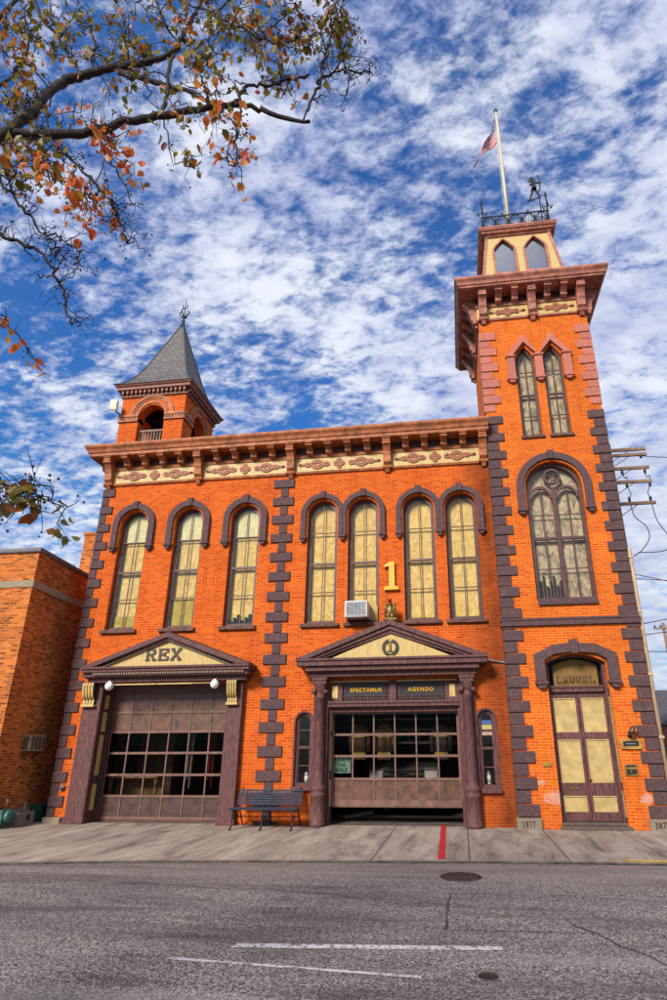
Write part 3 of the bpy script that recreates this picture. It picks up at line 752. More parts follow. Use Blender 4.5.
# frieze, brackets and cornice ----------------------------------------
def bracket_profile(dt, zt_, zb_):
    """side view (out, z): deep on top, curling in below"""
    h = zt_ - zb_; p = [(0, zt_), (dt, zt_), (dt, zt_-.10*h)]
    for k in range(7):
        t = k/6
        p.append((dt*(.97 - .42*math.sin(t*PI/2)**1.5), zt_ - h*(.14 + .40*t)))
    p += [(dt*.46, zt_-.64*h), (dt*.44, zt_-.88*h), (dt*.16, zb_), (0, zb_)]
    return p
def bracket(name, parent, mat, c, wd, dt, zt_, zb_, y, ax='front', xw=0, pend=False):
    b = MB(); pr = bracket_profile(dt, zt_, zb_)
    if ax == 'front': fn = lambda u, d, z: (d, y-u, z)
    elif ax == 'left': fn = lambda u, d, z: (xw-u, d, z)
    else: fn = lambda u, d, z: (xw+u, d, z)
    b.prism(pr, c-wd/2, c+wd/2, fn)
    b.prism([(0, zt_-.03), (dt+.03, zt_-.03), (dt+.03, zt_-.004), (0, zt_-.004)], c-wd/2-.02, c+wd/2+.02, fn)
    zr = zt_-(zt_-zb_)*.2
    b.prism([(dt*.70, zr-.05), (dt*.98, zr-.03), (dt*.98, zr+.02), (dt*.70, zr+.03)], c-wd/2-.012, c+wd/2+.012, fn)
    if pend:
        b.prism([(0, zb_-.07), (dt*.30, zb_-.07), (dt*.36, zb_), (0, zb_)], c-wd/2-.03, c+wd/2+.03, fn)
        b.prism([(0, zb_-.19), (dt*.08, zb_-.19), (dt*.26, zb_-.07), (0, zb_-.07)], c-wd*.3, c+wd*.3, fn)
    return b.build(name, mat, parent, .008)

def stroke(mb, pts, th, y0, y1, closed=False, fn=None):
    q = pts + [pts[0]] if closed else pts
    for a, b in zip(q, q[1:]): ribbon(mb, a, b, th, y0 + random.uniform(0, .0015), y1, 0, fn)
def ell(cx, cz, a, b, n=14, p=1.0):
    return [(cx + a*math.copysign(abs(math.cos(2*PI*k/n))**p, math.cos(2*PI*k/n)), cz + b*math.copysign(abs(math.sin(2*PI*k/n))**p, math.sin(2*PI*k/n))) for k in range(n)]
def ornament(mb, cx, cz, L, H, y0, y1, full=True, fn=None):
    """pierced scrollwork: pointed loops, a quatrefoil and arrow tips"""
    th = H*.20
    if full:
        for k in range(4):
            t = PI/2*k; stroke(mb, ell(cx+H*.30*math.cos(t), cz+H*.30*math.sin(t), H*.16, H*.16, 8), th, y0, y1, True, fn)
        lo = [(-.27, .16, .42), (.27, .16, .42)]
    else: lo = [(0, .2, .45)]
    for f, a, b in lo:
        c = cx + f*L
        stroke(mb, ell(c, cz, a*L*.5, b*H, 12, 1.3), th, y0, y1, True, fn)
        stroke(mb, ell(c, cz, a*L*.24, b*H*.5, 8), th*.8, y0, y1, True, fn)
        for s_ in (-1, 1):
            stroke(mb, ell(c+s_*a*L*.72, cz, a*L*.20, H*.15, 8), th, y0, y1, True, fn)
            if not full: stroke(mb, ell(c+s_*a*L*1.25, cz, a*L*.28, H*.2, 8), th, y0, y1, True, fn)
    for s_ in (-1, 1):
        e = .485 if full else .47
        ribbon(mb, (cx+s_*L*(e-.09), cz), (cx+s_*L*e, cz), th, y0, y1, 0, fn)
        x = cx + s_*L*e
        mb.prism([(x-s_*H*.10, cz-H*.14), (x+s_*H*.16, cz), (x-s_*H*.10, cz+H*.14)] if s_ > 0 else [(x-s_*H*.10, cz+H*.14), (x+s_*H*.16, cz), (x-s_*H*.10, cz-H*.14)], y0, y1, fn)

BX = [-10.29, -7.42, -4.56, -1.70, 1.04]
f = MB(); f.box(XL-.015, XT0, -.03, .05, 9.26, 9.70); P('frieze', f, M['cream'])
f = MB()
f.sweep([(XL,6),(XL,0),(XT0,0)], [(0,9.70),(.06,9.70),(.075,9.755),(.035,9.76),(.035,9.82),(0,9.82)])
f.sweep([(XL,6),(XL,0),(XT0,0)], [(0,9.19),(.05,9.19),(.07,9.25),(.05,9.262),(0,9.262)])
P('frieze_moulding', f, M['cornice'])
f = MB(); f.sweep([(XL,6),(XL,0),(XT0,0)], [(0,9.82),(.02,9.82),(.02,10.03),(0,10.03)]); P('shade_tinted_board', f, M['pframe'])  # deep shade between the brackets is put into this dark colour
f = MB()
f.sweep([(XL,6),(XL,0),(XT0+.02,0)], [(0,10.03),(.42,10.03),(.44,10.05),(.44,10.13),(.47,10.15),(.50,10.24),(.555,10.31),(.565,10.345),(.565,10.39),(.50,10.41),(0,10.44)])
P('main_cornice', f, M['cornice'])
for a, b_ in zip(BX, BX[1:]):
    ob = MB(); ornament(ob, (a+b_)/2, 9.48, (b_-a)-.42, .30, -.06, -.028); P('frieze_ornament', ob, M['orn'])
for c in BX: bracket('cornice_bracket', FS, M['cornice'], c, .22, .36, 10.03, 9.26, -.03, pend=True)
for a, b_ in zip(BX, BX[1:]):
    for k in range(1, 5): bracket('cornice_bracket', FS, M['cornice'], a+(b_-a)*k/5, .18, .40, 10.03, 9.745, -.03)
for k in range(6): bracket('cornice_bracket', FS, M['cornice'], .25+k*.6, .16, .33, 10.03, 9.77 if k else 9.30, 0, 'left', XL-.03)

# tower cornice
TP = [(XT0,YT),(XT1,YT),(XT1,YB_),(XT0,YB_)]
def tmap(side):
    if side == 'front': return lambda u, d, z: (u, YT+d, z)
    if side == 'left': return lambda u, d, z: (XT0+d, u, z)
    return lambda u, d, z: (XT1-d, u, z)
f = MB(); f.sweep(TP, [(0,13.98),(.03,13.98),(.03,14.43),(0,14.43)], True); P('tower_frieze', f, M['cream'])
f = MB()
f.sweep(TP, [(0,13.92),(.045,13.92),(.065,13.965),(.05,13.985),(0,13.985)], True)
f.sweep(TP, [(0,14.42),(.07,14.42),(.085,14.465),(.045,14.47),(.045,14.57),(0,14.57)], True); P('frieze_moulding', f, M['mauve'])
f = MB(); f.sweep(TP, [(0,14.57),(.02,14.57),(.02,14.82),(0,14.82)], True); P('shade_tinted_board', f, M['pframe'])  # dark tone paints in the shade behind the tower brackets
f = MB()
f.sweep(TP, [(0,14.82),(.53,14.82),(.545,14.835),(.545,14.89),(.58,14.90),(.61,14.98),(.665,15.05),(.68,15.08),(.68,15.13),(.60,15.16),(-.2,15.34),(-.2,14.9)], True); P('tower_cornice', f, M['mauve'])
r = MB(); r.add([(XT0,YT,15.3),(XT1,YT,15.3),(XT1,YB_,15.3),(XT0,YB_,15.3)], [(0,1,2,3)]); P('tower_deck', r, M['slateb'])
TBX = [1.355, 2.835, 4.285]
for c in TBX: bracket('tower_bracket', FS, M['mauve'], c, .23, .42, 14.82, 13.98, YT-.03, pend=True)
for a, b_ in zip(TBX, TBX[1:]):
    for k in (1, 2, 3) if False else (1, 2): bracket('tower_bracket', FS, M['mauve'], a+(b_-a)*k/3, .19, .44, 14.82, 14.47, YT-.03)
    ob = MB(); ornament(ob, (a+b_)/2, 14.20, (b_-a)-.40, .30, YT-.06, YT-.028, False); P('frieze_ornament', ob, M['orn'])
SY = [YT+.155, YT+1.61, YB_-.155]
for ax, xw in (('left', XT0-.03), ('right', XT1+.03)):
    for c in SY: bracket('tower_bracket', FS, M['mauve'], c, .22, .42, 14.82, 13.98, 0, ax, xw, True)
    for a, b_ in zip(SY, SY[1:]):
        for k in (1, 2): bracket('tower_bracket', FS, M['mauve'], a+(b_-a)*k/3, .19, .44, 14.82, 14.47, 0, ax, xw)

# lantern on top of the tower ----------------------------------------
LCX, LCY = 2.78, 1.41
def lh(z): return 1.37 - (z-15.2)*(.31/2.55)
Z0, Z1 = 15.2, 17.90
lw_ = MB()
LF = lambda u, d, z: (u, LCY - lh(z) + d, z)
LL = lambda u, d, z: (LCX - lh(z) + d, u, z)
LW = [(LCX-.505,.34,16.05,17.20,.48), (LCX+.505,.34,16.05,17.20,.48)]
trap = [(LCX-lh(Z0),Z0),(LCX+lh(Z0),Z0),(LCX+lh(Z1),Z1),(LCX-lh(Z1),Z1)]
wall(lw_, trap, [outline(c, h, a, b_, r_, 'lancet') for c, h, a, b_, r_ in LW], .1, LF)
trs = [(LCY-lh(Z0),Z0),(LCY+lh(Z0),Z0),(LCY+lh(Z1),Z1),(LCY-lh(Z1),Z1)]
wall(lw_, trs, [], .1, LL); wall(lw_, trs, [], .1, lambda u, d, z: (LCX + lh(z) - d, u, z)); wall(lw_, trap, [], .1, lambda u, d, z: (u, LCY + lh(z) - d, z))
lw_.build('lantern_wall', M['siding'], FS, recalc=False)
for c, h, a, b_, r_ in LW:
    f = MB(); o = outline(c, h+.045, a-.05, b_, r_+.06, 'lancet'); i = outline(c, h-.022, a+.02, b_, r_-.03, 'lancet')
    f.ring(o, i, -.07, .06, True, LF); W = f.build('window', M['mauve'], FS, .01)
    p = MB(); o = outline(c, h-.02, a+.02, b_, r_-.03, 'lancet'); p.add([LF(u, .03, z) for u, z in o], [tuple(range(len(o)))]); p.build('pane', glass('sky_glass', (.2,.2,.22), .45, .04), W)
    c_ = MB(); o = outline(c, h-.01, a, b_, r_-.01, 'lancet'); c_.add([LF(u, .095, z) for u, z in o], [tuple(range(len(o)))]); c_.build('blind', M['drape'], W)
for sx in (-1, 1):
    for sy in (-1, 1):
        t = MB(); ca, cb = lh(Z0), lh(Z1); k = .055
        a0 = [(LCX+sx*(ca+.03), LCY+sy*(ca+.03)), (LCX+sx*(ca-k), LCY+sy*(ca+.03)), (LCX+sx*(ca-k), LCY+sy*(ca-k)), (LCX+sx*(ca+.03), LCY+sy*(ca-k))]
        a1 = [(LCX+sx*(cb+.03), LCY+sy*(cb+.03)), (LCX+sx*(cb-k), LCY+sy*(cb+.03)), (LCX+sx*(cb-k), LCY+sy*(cb-k)), (LCX+sx*(cb+.03), LCY+sy*(cb-k))]
        t.add([(x,y,Z0) for x,y in a0]+[(x,y,Z1) for x,y in a1], [(0,1,2,3),(4,5,6,7),(0,1,5,4),(1,2,6,5),(2,3,7,6),(3,0,4,7)])
        P('corner_board', t, M['mauve'])
lp = [(LCX-1.06,LCY-1.06),(LCX+1.06,LCY-1.06),(LCX+1.06,LCY+1.06),(LCX-1.06,LCY+1.06)]
f = MB(); f.sweep(lp, [(0,17.84),(.05,17.84),(.06,17.90),(.14,17.92),(.16,17.98),(.20,18.0),(.24,18.08),(.24,18.12),(-.3,18.16),(-.3,17.86)], True); P('lantern_cornice', f, M['mauve'])
r = MB(); r.box(LCX-1.0, LCX+1.0, LCY-1.0, LCY+1.0, 18.08, 18.15); P('lantern_roof', r, M['slateb'])
# iron cresting
def cresting():
    cr = MB(); R_ = 1.10; zb, zt_ = 18.15, 18.76
    cs = [(-R_,-R_),(R_,-R_),(R_,R_),(-R_,R_)]
    for i in range(4):
        a, b = Vector(cs[i]), Vector(cs[(i+1) % 4]); d = (b-a).normalized(); L = (b-a).length
        pt = lambda s_, z: (LCX+a.x+d.x*s_, LCY+a.y+d.y*s_, z)
        for z in (zb+.04, zt_): cr.tube([pt(0,z), pt(L,z)], .024, 6)
        n = 5
        for k in range(n):
            c = L*(k+.5)/n; r = L/n*.46
            cr.tube([pt(c+r*math.cos(2*PI*j/14), zb+.32+.26*math.sin(2*PI*j/14)) for j in range(15)], .021, 5)
            for s_ in (-1, 1):
                cr.tube([pt(c+s_*r*(.15+.35*(1-math.cos(j*1.1))), zb+.06+.09*j) for j in range(6)], .016, 5)
                cr.tube([pt(c+s_*r*.62+.06*math.cos(j), zb+.3+.09*math.sin(j)) for j in range(7)], .015, 5)
            cr.tube([pt(c,zb), pt(c,zt_+.03)], .012, 5)
        for k in range(n+1): cr.tube([pt(L*k/n,zb), pt(L*k/n,zt_+.02)], .013, 5)
        for k in (1.5, 3.5): cr.lathe([(.002,zt_+.16),(.04,zt_+.08),(.01,zt_)], pt(L*k/n,0)[0], pt(L*k/n,0)[1], 6)
    P('iron_cresting', cr, M['iron'])
    for x, y in cs:
        fn_ = MB(); X, Y = LCX+x, LCY+y
        fn_.tube([(X,Y,18.12),(X,Y,19.35)], [.036,.024], 6)
        fn_.lathe([(.003,19.66),(.055,19.48),(.012,19.33)], X, Y, 6); fn_.lathe([(.012,18.66),(.05,18.72),(.012,18.78)], X, Y, 8)
        for s_ in (-1, 1):
            for ax in ((1,0),(0,1)):
                q = [(X+ax[0]*s_*.19*math.sin(j*.5), Y+ax[1]*s_*.19*math.sin(j*.5), 18.92+.05*j-.012*j*j) for j in range(6)]
                fn_.tube(q, .014, 5); fn_.lathe([(.004,q[-1][2]-.05),(.045,q[-1][2]),(.004,q[-1][2]+.05)], q[-1][0], q[-1][1], 6)
        P('iron_finial', fn_, M['iron'])
cresting()

# corner turret -------------------------------------------------------
UX0, UX1, UY0, UY1 = -10.37, -8.21, .02, 2.18; UC = ((UX0+UX1)/2, (UY0+UY1)/2)
tw = MB(); tz0, tz1 = 10.0, 12.56; ac = .44; az = 11.60
def tside(i):
    if i == 0: return lambda u, d, z: (UC[0]+u, UY0+d, z)
    if i == 1: return lambda u, d, z: (UX1-d, UC[1]+u, z)
    if i == 2: return lambda u, d, z: (UC[0]+u, UY1-d, z)
    return lambda u, d, z: (UX0+d, UC[1]+u, z)
for i in range(4):
    wall(tw, [(-1.08,tz0),(1.08,tz0),(1.08,tz1),(-1.08,tz1)], [outline(0, ac, 10.5, az, ac)], .34, tside(i))
tw.build('turret_wall', M['brick'], FS, recalc=False)
ta = MB(); tr = MB()
for i in range(4):
    fn = tside(i); tb = MB()
    for a, b_ in ((-1.11,-ac), (ac,1.11)):
        tb.prism([(a,11.45),(b_,11.45),(b_,11.52),(a,11.52)], -.05, .3, fn); tb.prism([(a,11.62),(b_,11.62),(b_,11.70),(a,11.70)], -.06, .3, fn); tb.prism([(a,11.52),(b_,11.52),(b_,11.62),(a,11.62)], -.02, .3, fn)
        n = 7
        for k in range(n):
            x = a+(b_-a)*(k+.25)/n; tb.prism([(x,11.53),(x+.05,11.53),(x+.05,11.615),(x,11.615)], -.045, 0, fn)
    P('turret_band', tb, M['cornice'])
    for ro, ri, d in ((.74,.66,-.045), (.66,.60,-.02), (.52,.441,-.03)):
        o = [(ro*math.cos(PI*k/18), az+.06+ro*math.sin(PI*k/18)) for k in range(19)]; q = [(ri*math.cos(PI*k/18), az+.06+ri*math.sin(PI*k/18)) for k in range(19)]
        ta.ring(o, q, d, 0, False, fn)
    for k in range(9):
        x = -ac+.05+k*(2*ac-.1)/8; tr.prism([(x-.018,10.45),(x+.018,10.45),(x+.018,11.12),(x-.018,11.12)], .13, .17, fn)
    tr.prism([(-ac,11.12),(ac,11.12),(ac,11.19),(-ac,11.19)], .11, .19, fn)
P('turret_arch_moulding', ta, M['cornice']); P('balustrade', tr, plain('weathered_grey_paint', (.30,.20,.15), .7, var=.4))
TPp = [(UX0,UY0),(UX1,UY0),(UX1,UY1),(UX0,UY1)]
f = MB(); f.sweep(TPp, [(0,12.36),(.05,12.36),(.06,12.42),(.03,12.43),(.03,12.56),(.17,12.58),(.175,12.66),(.22,12.70),(.24,12.76),(0,12.80)], True)
for i in range(4):
    fn = tside(i)
    for k in range(15):
        x = -1.05 + k*.15; f.prism([(x-.035,12.45),(x+.035,12.45),(x+.035,12.56),(x-.035,12.56)], -.13, 0, fn)
P('turret_eaves', f, M['cornice_d'])
r = MB(); prof = [(1.34,12.75),(1.22,12.84),(1.09,12.98),(.97,13.16),(.85,13.42),(.70,13.82),(.46,14.62),(.22,15.42),(.07,15.93),(.03,16.05)]
vs = []; fs = []
for h, z in prof: vs += [(UC[0]-h,UC[1]-h,z),(UC[0]+h,UC[1]-h,z),(UC[0]+h,UC[1]+h,z),(UC[0]-h,UC[1]+h,z)]
for i in range(len(prof)-1):
    for k in range(4): fs.append((i*4+k, i*4+(k+1)%4, i*4+4+(k+1)%4, i*4+4+k))
fs += [(3,2,1,0)]; r.add(vs, fs); P('turret_roof', r, M['slate'])
rg = MB()
for sx, sy in ((-1,-1),(1,-1),(1,1),(-1,1)): rg.tube([(UC[0]+sx*h, UC[1]+sy*h, z+.012) for h, z in prof], .022, 5)
P('roof_hip', rg, plain('lead_hip', (.09,.085,.085), .5, var=.3))
f = MB(); X, Y = UC
f.lathe([(.07,15.95),(.09,16.06),(.04,16.14),(.07,16.24),(.03,16.32),(.018,16.7),(.014,17.2),(.002,17.34)], X, Y, 8)
for s_ in (-1, 1):
    f.tube([(X+s_*.02,Y,16.42),(X+s_*.14,Y,16.5),(X+s_*.19,Y,16.63),(X+s_*.12,Y,16.72)], .022, 6)
    f.tube([(X,Y+s_*.02,16.42),(X,Y+s_*.14,16.5),(X,Y+s_*.19,16.63),(X,Y+s_*.12,16.72)], .022, 6)
    f.tube([(X+s_*.02,Y,16.82),(X+s_*.10,Y,16.9),(X+s_*.08,Y,17.0)], .018, 6)
P('roof_finial', f, M['iron'])
bm_ = MB()
bm_.tube([(UC[0]-.7,UC[1],12.2),(UC[0]+.7,UC[1]+.3,11.9)], .06, 6); bm_.tube([(UC[0]-.2,UY0+.2,12.4),(UC[0]+.5,UC[1],11.6)], .05, 6); bm_.tube([(UC[0],UC[1]-.8,12.3),(UC[0],UC[1]+.8,12.3)], .07, 6)
P('turret_beam', bm_, plain('old_timber', (.07,.035,.022), .8, var=.4))

# ------------------------------------------------------------------ porticoes
def rake(mb, cx, hw, z0, za, tv, y0, y1):
    k = tv*hw/(za-z0)
    mb.prism([(cx-hw, z0), (cx, za), (cx+hw, z0), (cx+hw-k, z0), (cx, za-tv), (cx-hw+k, z0)], y0, y1)

def pediment(cx, hw, z_ent, z_fas, z_cor, z_tip, z_apex, yf, layers, tymp, entw, name):
    p = MB()
    for (dh, dz, tv, y0) in layers: rake(p, cx, hw-dh, z_tip, z_apex-dz, tv, y0, -.02)
    p.box(cx-hw+.03, cx+hw-.03, yf+.04, 0, z_cor, z_tip-.05); p.box(cx-hw, cx+hw, yf, 0, z_tip-.06, z_tip-.003)
    PD = p.build('pediment', M['ppaint'], FS, .008)
    t = MB(); th, t0, ta_ = tymp; t.prism([(cx-th, t0), (cx+th, t0), (cx, ta_)], -.44, -.05); t.build('tympanum', M['cream'], PD)
    e = MB(); a, b_ = entw
    e.box(a, b_, yf+.26, 0, z_ent, z_fas-.002); e.box(a-.04, b_+.04, yf+.20, 0, z_ent+.10, z_fas-.003); e.box(a-.08, b_+.08, yf+.12, 0, z_fas, z_cor-.002)
    e.build('entablature', M['ppaint'], PD, .008)
    return PD
# REX
PD1 = pediment(-7.525, 2.305, 3.34, 3.47, 3.58, 3.72, 4.57, -.60, [(0,0,.13,-.60),(.14,.11,.085,-.54)], (1.86,3.70,4.40), (-9.72,-5.38), 'a')
dm = MB()
n = 62
for k in range(n):
    x = -9.62+.14 + k*(4.12)/n; dm.box(x, x+.034, -.545, -.47, 3.515, 3.565)
for k in range(30):
    for s_ in (-1, 1):
        t = (k+.5)/30; x = -7.525 + s_*(1.78*(1-t)); z = 3.70+.66*t; dm.box(x-.016, x+.016, -.51, -.42, z-.005, z+.03)
dm.build('dentil_moulding', plain('dusty_dentil', (.34,.24,.17), .6, var=.2), PD1)
lt = MB(); slab_text(lt, 'REX', -8.11, 3.875, .28, .27, .065, .072, -.462, -.438); lt.build('lettering', M['letter'], PD1, .006)
sc = MB()
for k in range(27):
    x = -7.525 + (k+.5)/27*2.26; z = 4.57-.85*(k+.5)/27; sc.box(x-.028, x+.028, -.57, -.1, z-.02, z+.035)
sc.build('ridge_tiles', M['ppaint'], PD1, .006)
for a, b_ in ((-9.86,-9.37), (-5.90,-5.50)):
    p = MB(); p.box(a, b_, -.17, .02, 0, 3.34); p.box(a-.03, b_+.03, -.20, .02, 0, .16); PL = P('pilaster', p, M['ppaint'], bevel=.012)
    c = a+.19 if a < -9 else a+.16; wd = .33 if a < -9 else .27
    cb = MB(); pr = [(0,3.335),(.20,3.335),(.215,3.27)] + [(.05+.155*math.cos(t*PI/2)**.8, 3.27-.34*math.sin(t*PI/2)) for t in [j/7 for j in range(1,7)]] + [(.06,2.90),(.075,2.86),(.075,2.79),(0,2.79)]
    for j in range(4):
        x0 = c-wd/2 + j*wd/4; cb.prism([(u, z) for u, z in pr], x0+.012, x0+wd/4-.012, lambda u, d, z: (d, -.17-u, z))
    cb.prism([(u*.8, z) for u, z in pr], c-wd/2+.005, c+wd/2-.005, lambda u, d, z: (d, -.168-u, z), 1)
    cb.prism([(0,2.74),(.11,2.74),(.11,2.80),(0,2.80)], c-wd/2-.015, c+wd/2+.015, lambda u, d, z: (d, -.17-u, z))
    cb.build('scroll_console', [M['cream'], M['letter']], PL, .005)
jp = MB()
for z0, z1 in ((.28,.88),(1.08,2.05),(2.13,2.62),(2.70,3.05)): jp.box(D1[0]+.012, D1[0]+.03, .03, .19, z0, z1)
J = MB(); J.box(D1[0], D1[0]+.012, -.15, .40, 0, 3.3); J.box(D1[1]-.012, D1[1], -.15, .40, 0, 3.3); J.box(D1[0], D1[0]+.09, .28, .42, 0, 3.3); J.box(D1[1]-.09, D1[1], .28, .42, 0, 3.3); J.box(D1[0], D1[1], .30, .42, 3.09, 3.31)
JO = P('door_frame', J, M['pframe']); jp.build('jamb_panel', M['cream'], JO)
lb = MB(); lb.tube([(-9.0,-.42,3.27),(-6.1,-.42,3.27)], .018, 6); lb.box(-8.85, -7.75, -.46, -.38, 3.255, 3.285); lb.box(-7.68, -6.75, -.46, -.38, 3.255, 3.285)
LB = P('lamp_bar', lb, M['cream'])
for x in (-9.0, -6.14):
    g = MB(); g.lathe([(.01,3.12),(.07,3.14),(.105,3.20),(.11,3.24),(.09,3.30),(.04,3.335),(.04,3.36)], x, -.48, 14); g.build('globe_lamp', M['globe'], LB)

def garage_door(x0, x1, rows, kinds, y, ncol, pm):
    st = MB(); n = len(kinds)
    for z in rows: st.box(x0, x1, y-.03, y+.03, z-.028, z+.028)
    for k in range(ncol+1):
        x = x0+(x1-x0)*k/ncol; hw = .05 if k in (0, ncol) else .017
        st.box(max(x0, x-hw), min(x1, x+hw), y-.026, y+.026, rows[-1], rows[0])
    G = P('garage_door', st, M['rail'])
    for i, kd in enumerate(kinds):
        z1, z0 = rows[i], rows[i+1]
        if kd == 's':
            p = MB()
            for k in range(ncol):
                a = x0+(x1-x0)*k/ncol; b_ = x0+(x1-x0)*(k+1)/ncol; p.box(a+.012, b_-.012, y-.006, y+.02, z0+.01, z1-.01)
            p.build('panel_row', pm if i > 2 else M['panel'], G)
        else:
            p = MB()
            for k in range(ncol):
                a = x0+(x1-x0)*k/ncol; b_ = x0+(x1-x0)*(k+1)/ncol
                t = random.uniform(-.006, .006); p.add([(a+.01,y+t,z0+.01),(b_-.01,y-t,z0+.01),(b_-.01,y-t,z1-.01),(a+.01,y+t,z1-.01)], [(0,1,2,3)])
            p.build('pane_row', M['gglass'], G, recalc=False)
    return G
G1 = garage_door(D1[0]+.06, D1[1]-.06, [3.10,2.61,2.12,1.60,1.08,.58,.08], 'ssgggs', .40, 6, M['panel_d'])
e = MB(); e.box(D1[0]+.06, D1[1]-.06, .365, .44, .0, .055); e.build('bottom_rail', M['pframe'], G1)
G2 = garage_door(D2[0]+.05, D2[1]-.05, [2.52,2.01,1.51,.99,.50,.40], 'gggsb', .30, 6, M['panel'])
b_ = MB(); b_.box(D2[0]+.05, D2[1]-.05, .26, .33, .40, .50); b_.build('bottom_rail', M['rail'], G2)

# portico over the right-hand garage
PD2 = pediment(-1.645, 2.39, 3.37, 3.50, 3.62, 3.80, 4.72, -.60, [(0,0,.13,-.60),(.18,.11,.13,-.54),(.40,.225,.10,-.49)], (1.72,3.72,4.42), (-3.72,.44), 'b')
wr = MB()
for s_ in (-1, 1):
    for k in range(9):
        t = -1.3 + k*.29; r_ = .165
        x = -1.645 + s_*r_*math.cos(t); z = 4.04 + r_*math.sin(t)
        a = t + PI/2
        for o_ in (-.5, .5):
            dx, dz = math.cos(a+o_)*.085*s_, math.sin(a+o_)*.085; nx, nz = -dz*.32, dx*.32
            wr.prism([(x-dx*.3, z-dz*.3), (x+dx*.3+nx, z+dz*.3+nz), (x+dx, z+dz), (x+dx*.3-nx, z+dz*.3-nz)], -.475+random.uniform(0,.01), -.435)
wr.tube([(-1.645+.16*math.cos(t), -.445, 4.04+.16*math.sin(t)) for t in [PI*.66+ j*(PI*1.68)/24 for j in range(25)]], .006, 5)
wr.box(-1.70, -1.59, -.47, -.437, 3.865, 3.885)
wr.build('laurel_wreath', plain('dark_green_bronze', (.035,.035,.018), .5, .2, var=.3), PD2)
one = MB(); slab_text(one, '1', -1.70, 3.955, .11, .19, 0, .042, -.475, -.437); one.build('lettering', M['bronze'], PD2)
for c in (-3.465, .195):
    k = MB(); y = -.13
    k.lathe([(.205,0),(.205,.06),(.19,.09),(.18,.10),(.175,.62),(.19,.64),(.195,.68),(.175,.71),(.165,.76),(.185,.79),(.185,.83),(.155,.86),(.14,.90),(.135,1.0),(.118,2.86),(.135,2.88),(.135,2.91),(.118,2.93),(.12,3.0),(.15,3.16),(.165,3.20)], c, y, 20)
    CO = P('column', k, M['ppaint'])
    cap = MB(); cap.box(c-.19, c+.19, y-.19, .02, 3.29, 3.372); cap.box(c-.165, c+.165, y-.165, .02, 3.20, 3.29)
    for s_ in (-1, 1):
        cap.lathe([(.055,0),(.055,.30)], 0, 0, 12, fn=lambda X, Y, Z: (c+s_*.15+X, y-.16+Z, 3.02+Y)); cap.lathe([(.03,-.02),(.03,.0)], 0, 0, 8, fn=lambda X, Y, Z: (c+s_*.15+X, y-.16+Z, 3.02+Y))
    for s_ in (-2,-1,0,1,2): cap.box(c+s_*.05-.012, c+s_*.05+.012, y-.15, y-.10, 3.03, 3.20)
    cap.build('capital', M['ppaint'], CO, .006)
for a, b2, j in ((.0,.39,(D2[1]-.05, D2[1]+.001)), (-3.66,-3.28,(D2[0]-.001, D2[0]+.05))):
    pb = MB(); pb.box(a, b2, -.035, .058, 0, 3.37); pb.box(j[0], j[1], .05, .33, 0, 3.3)
    DF = P('door_post', pb, M['ppaint'], bevel=.006)
jp = MB()
for z0, z1 in ((.40,.98),(1.20,1.98),(2.10,2.60)): jp.box(D2[0]+.051, D2[0]+.062, .09, .20, z0, z1)
jp.build('jamb_panel', M['cream'], DF)
# transom with the gilt motto
tr = MB(); y = .02
tr.box(D2[0], D2[1], y-.06, y+.14, 2.66, 2.80); tr.box(D2[0], D2[1], y-.09, y+.14, 2.74, 2.78); tr.box(D2[0]+.05, D2[1]-.05, .10, .34, 2.535, 2.66)
tr.box(D2[0], D2[1], y-.02, y+.10, 3.235, 3.31); tr.box(D2[0], D2[0]+.35, y-.012, y+.10, 2.80, 3.235); tr.box(D2[1]-.33, D2[1], y-.012, y+.10, 2.80, 3.235)
tr.box(-1.74, -1.56, y-.03, y+.10, 2.80, 3.235)
TR = P('transom', tr, M['ppaint'], bevel=.006)
cp = MB(); cp.box(-3.19, -3.05, y-.03, y, 2.87, 3.17); cp.box(-.23, -.09, y-.03, y, 2.87, 3.17); cp.box(-3.25, -1.76, y-.05, y-.02, 3.262, 3.29); cp.box(-1.54, -.03, y-.05, y-.02, 3.262, 3.29)
cp.build('cream_panel', M['cream'], TR)
gl = MB(); gl.box(-2.93, -1.74, y+.04, y+.06, 2.80, 3.235); gl.box(-1.56, -.33, y+.04, y+.06, 2.80, 3.235); gl.build('sign_board', M['black'], TR)
la = MB()
for x0, x1 in ((-2.93,-1.74), (-1.56,-.33)):
    for j in range(14):
        x = x0+(x1-x0)*j/13; la.box(x-.008, x+.008, y+.015, y+.04, 2.80, 2.915)
        if j in (0, 1, 12, 13): la.box(x-.008, x+.008, y+.015, y+.04, 2.915, 3.235)
    for z in (2.855, 2.915): la.box(x0, x1, y+.012, y+.04, z-.007, z+.007)
    for z in (3.0, 3.1, 3.2):
        la.box(x0, x0+(x1-x0)/13, y+.012, y+.04, z-.006, z+.006); la.box(x1-(x1-x0)/13, x1, y+.012, y+.04, z-.006, z+.006)
la.build('lattice', M['ppaint'], TR)
text_mesh('SPECTAMUR', .128, .006, 'lettering', M['gold'], TR, (-2.335, y+.03, 3.06), bold=.004, spacing=1.2)
text_mesh('AGENDO', .128, .006, 'lettering', M['gold'], TR, (-.945, y+.03, 3.06), bold=.004, spacing=1.3)

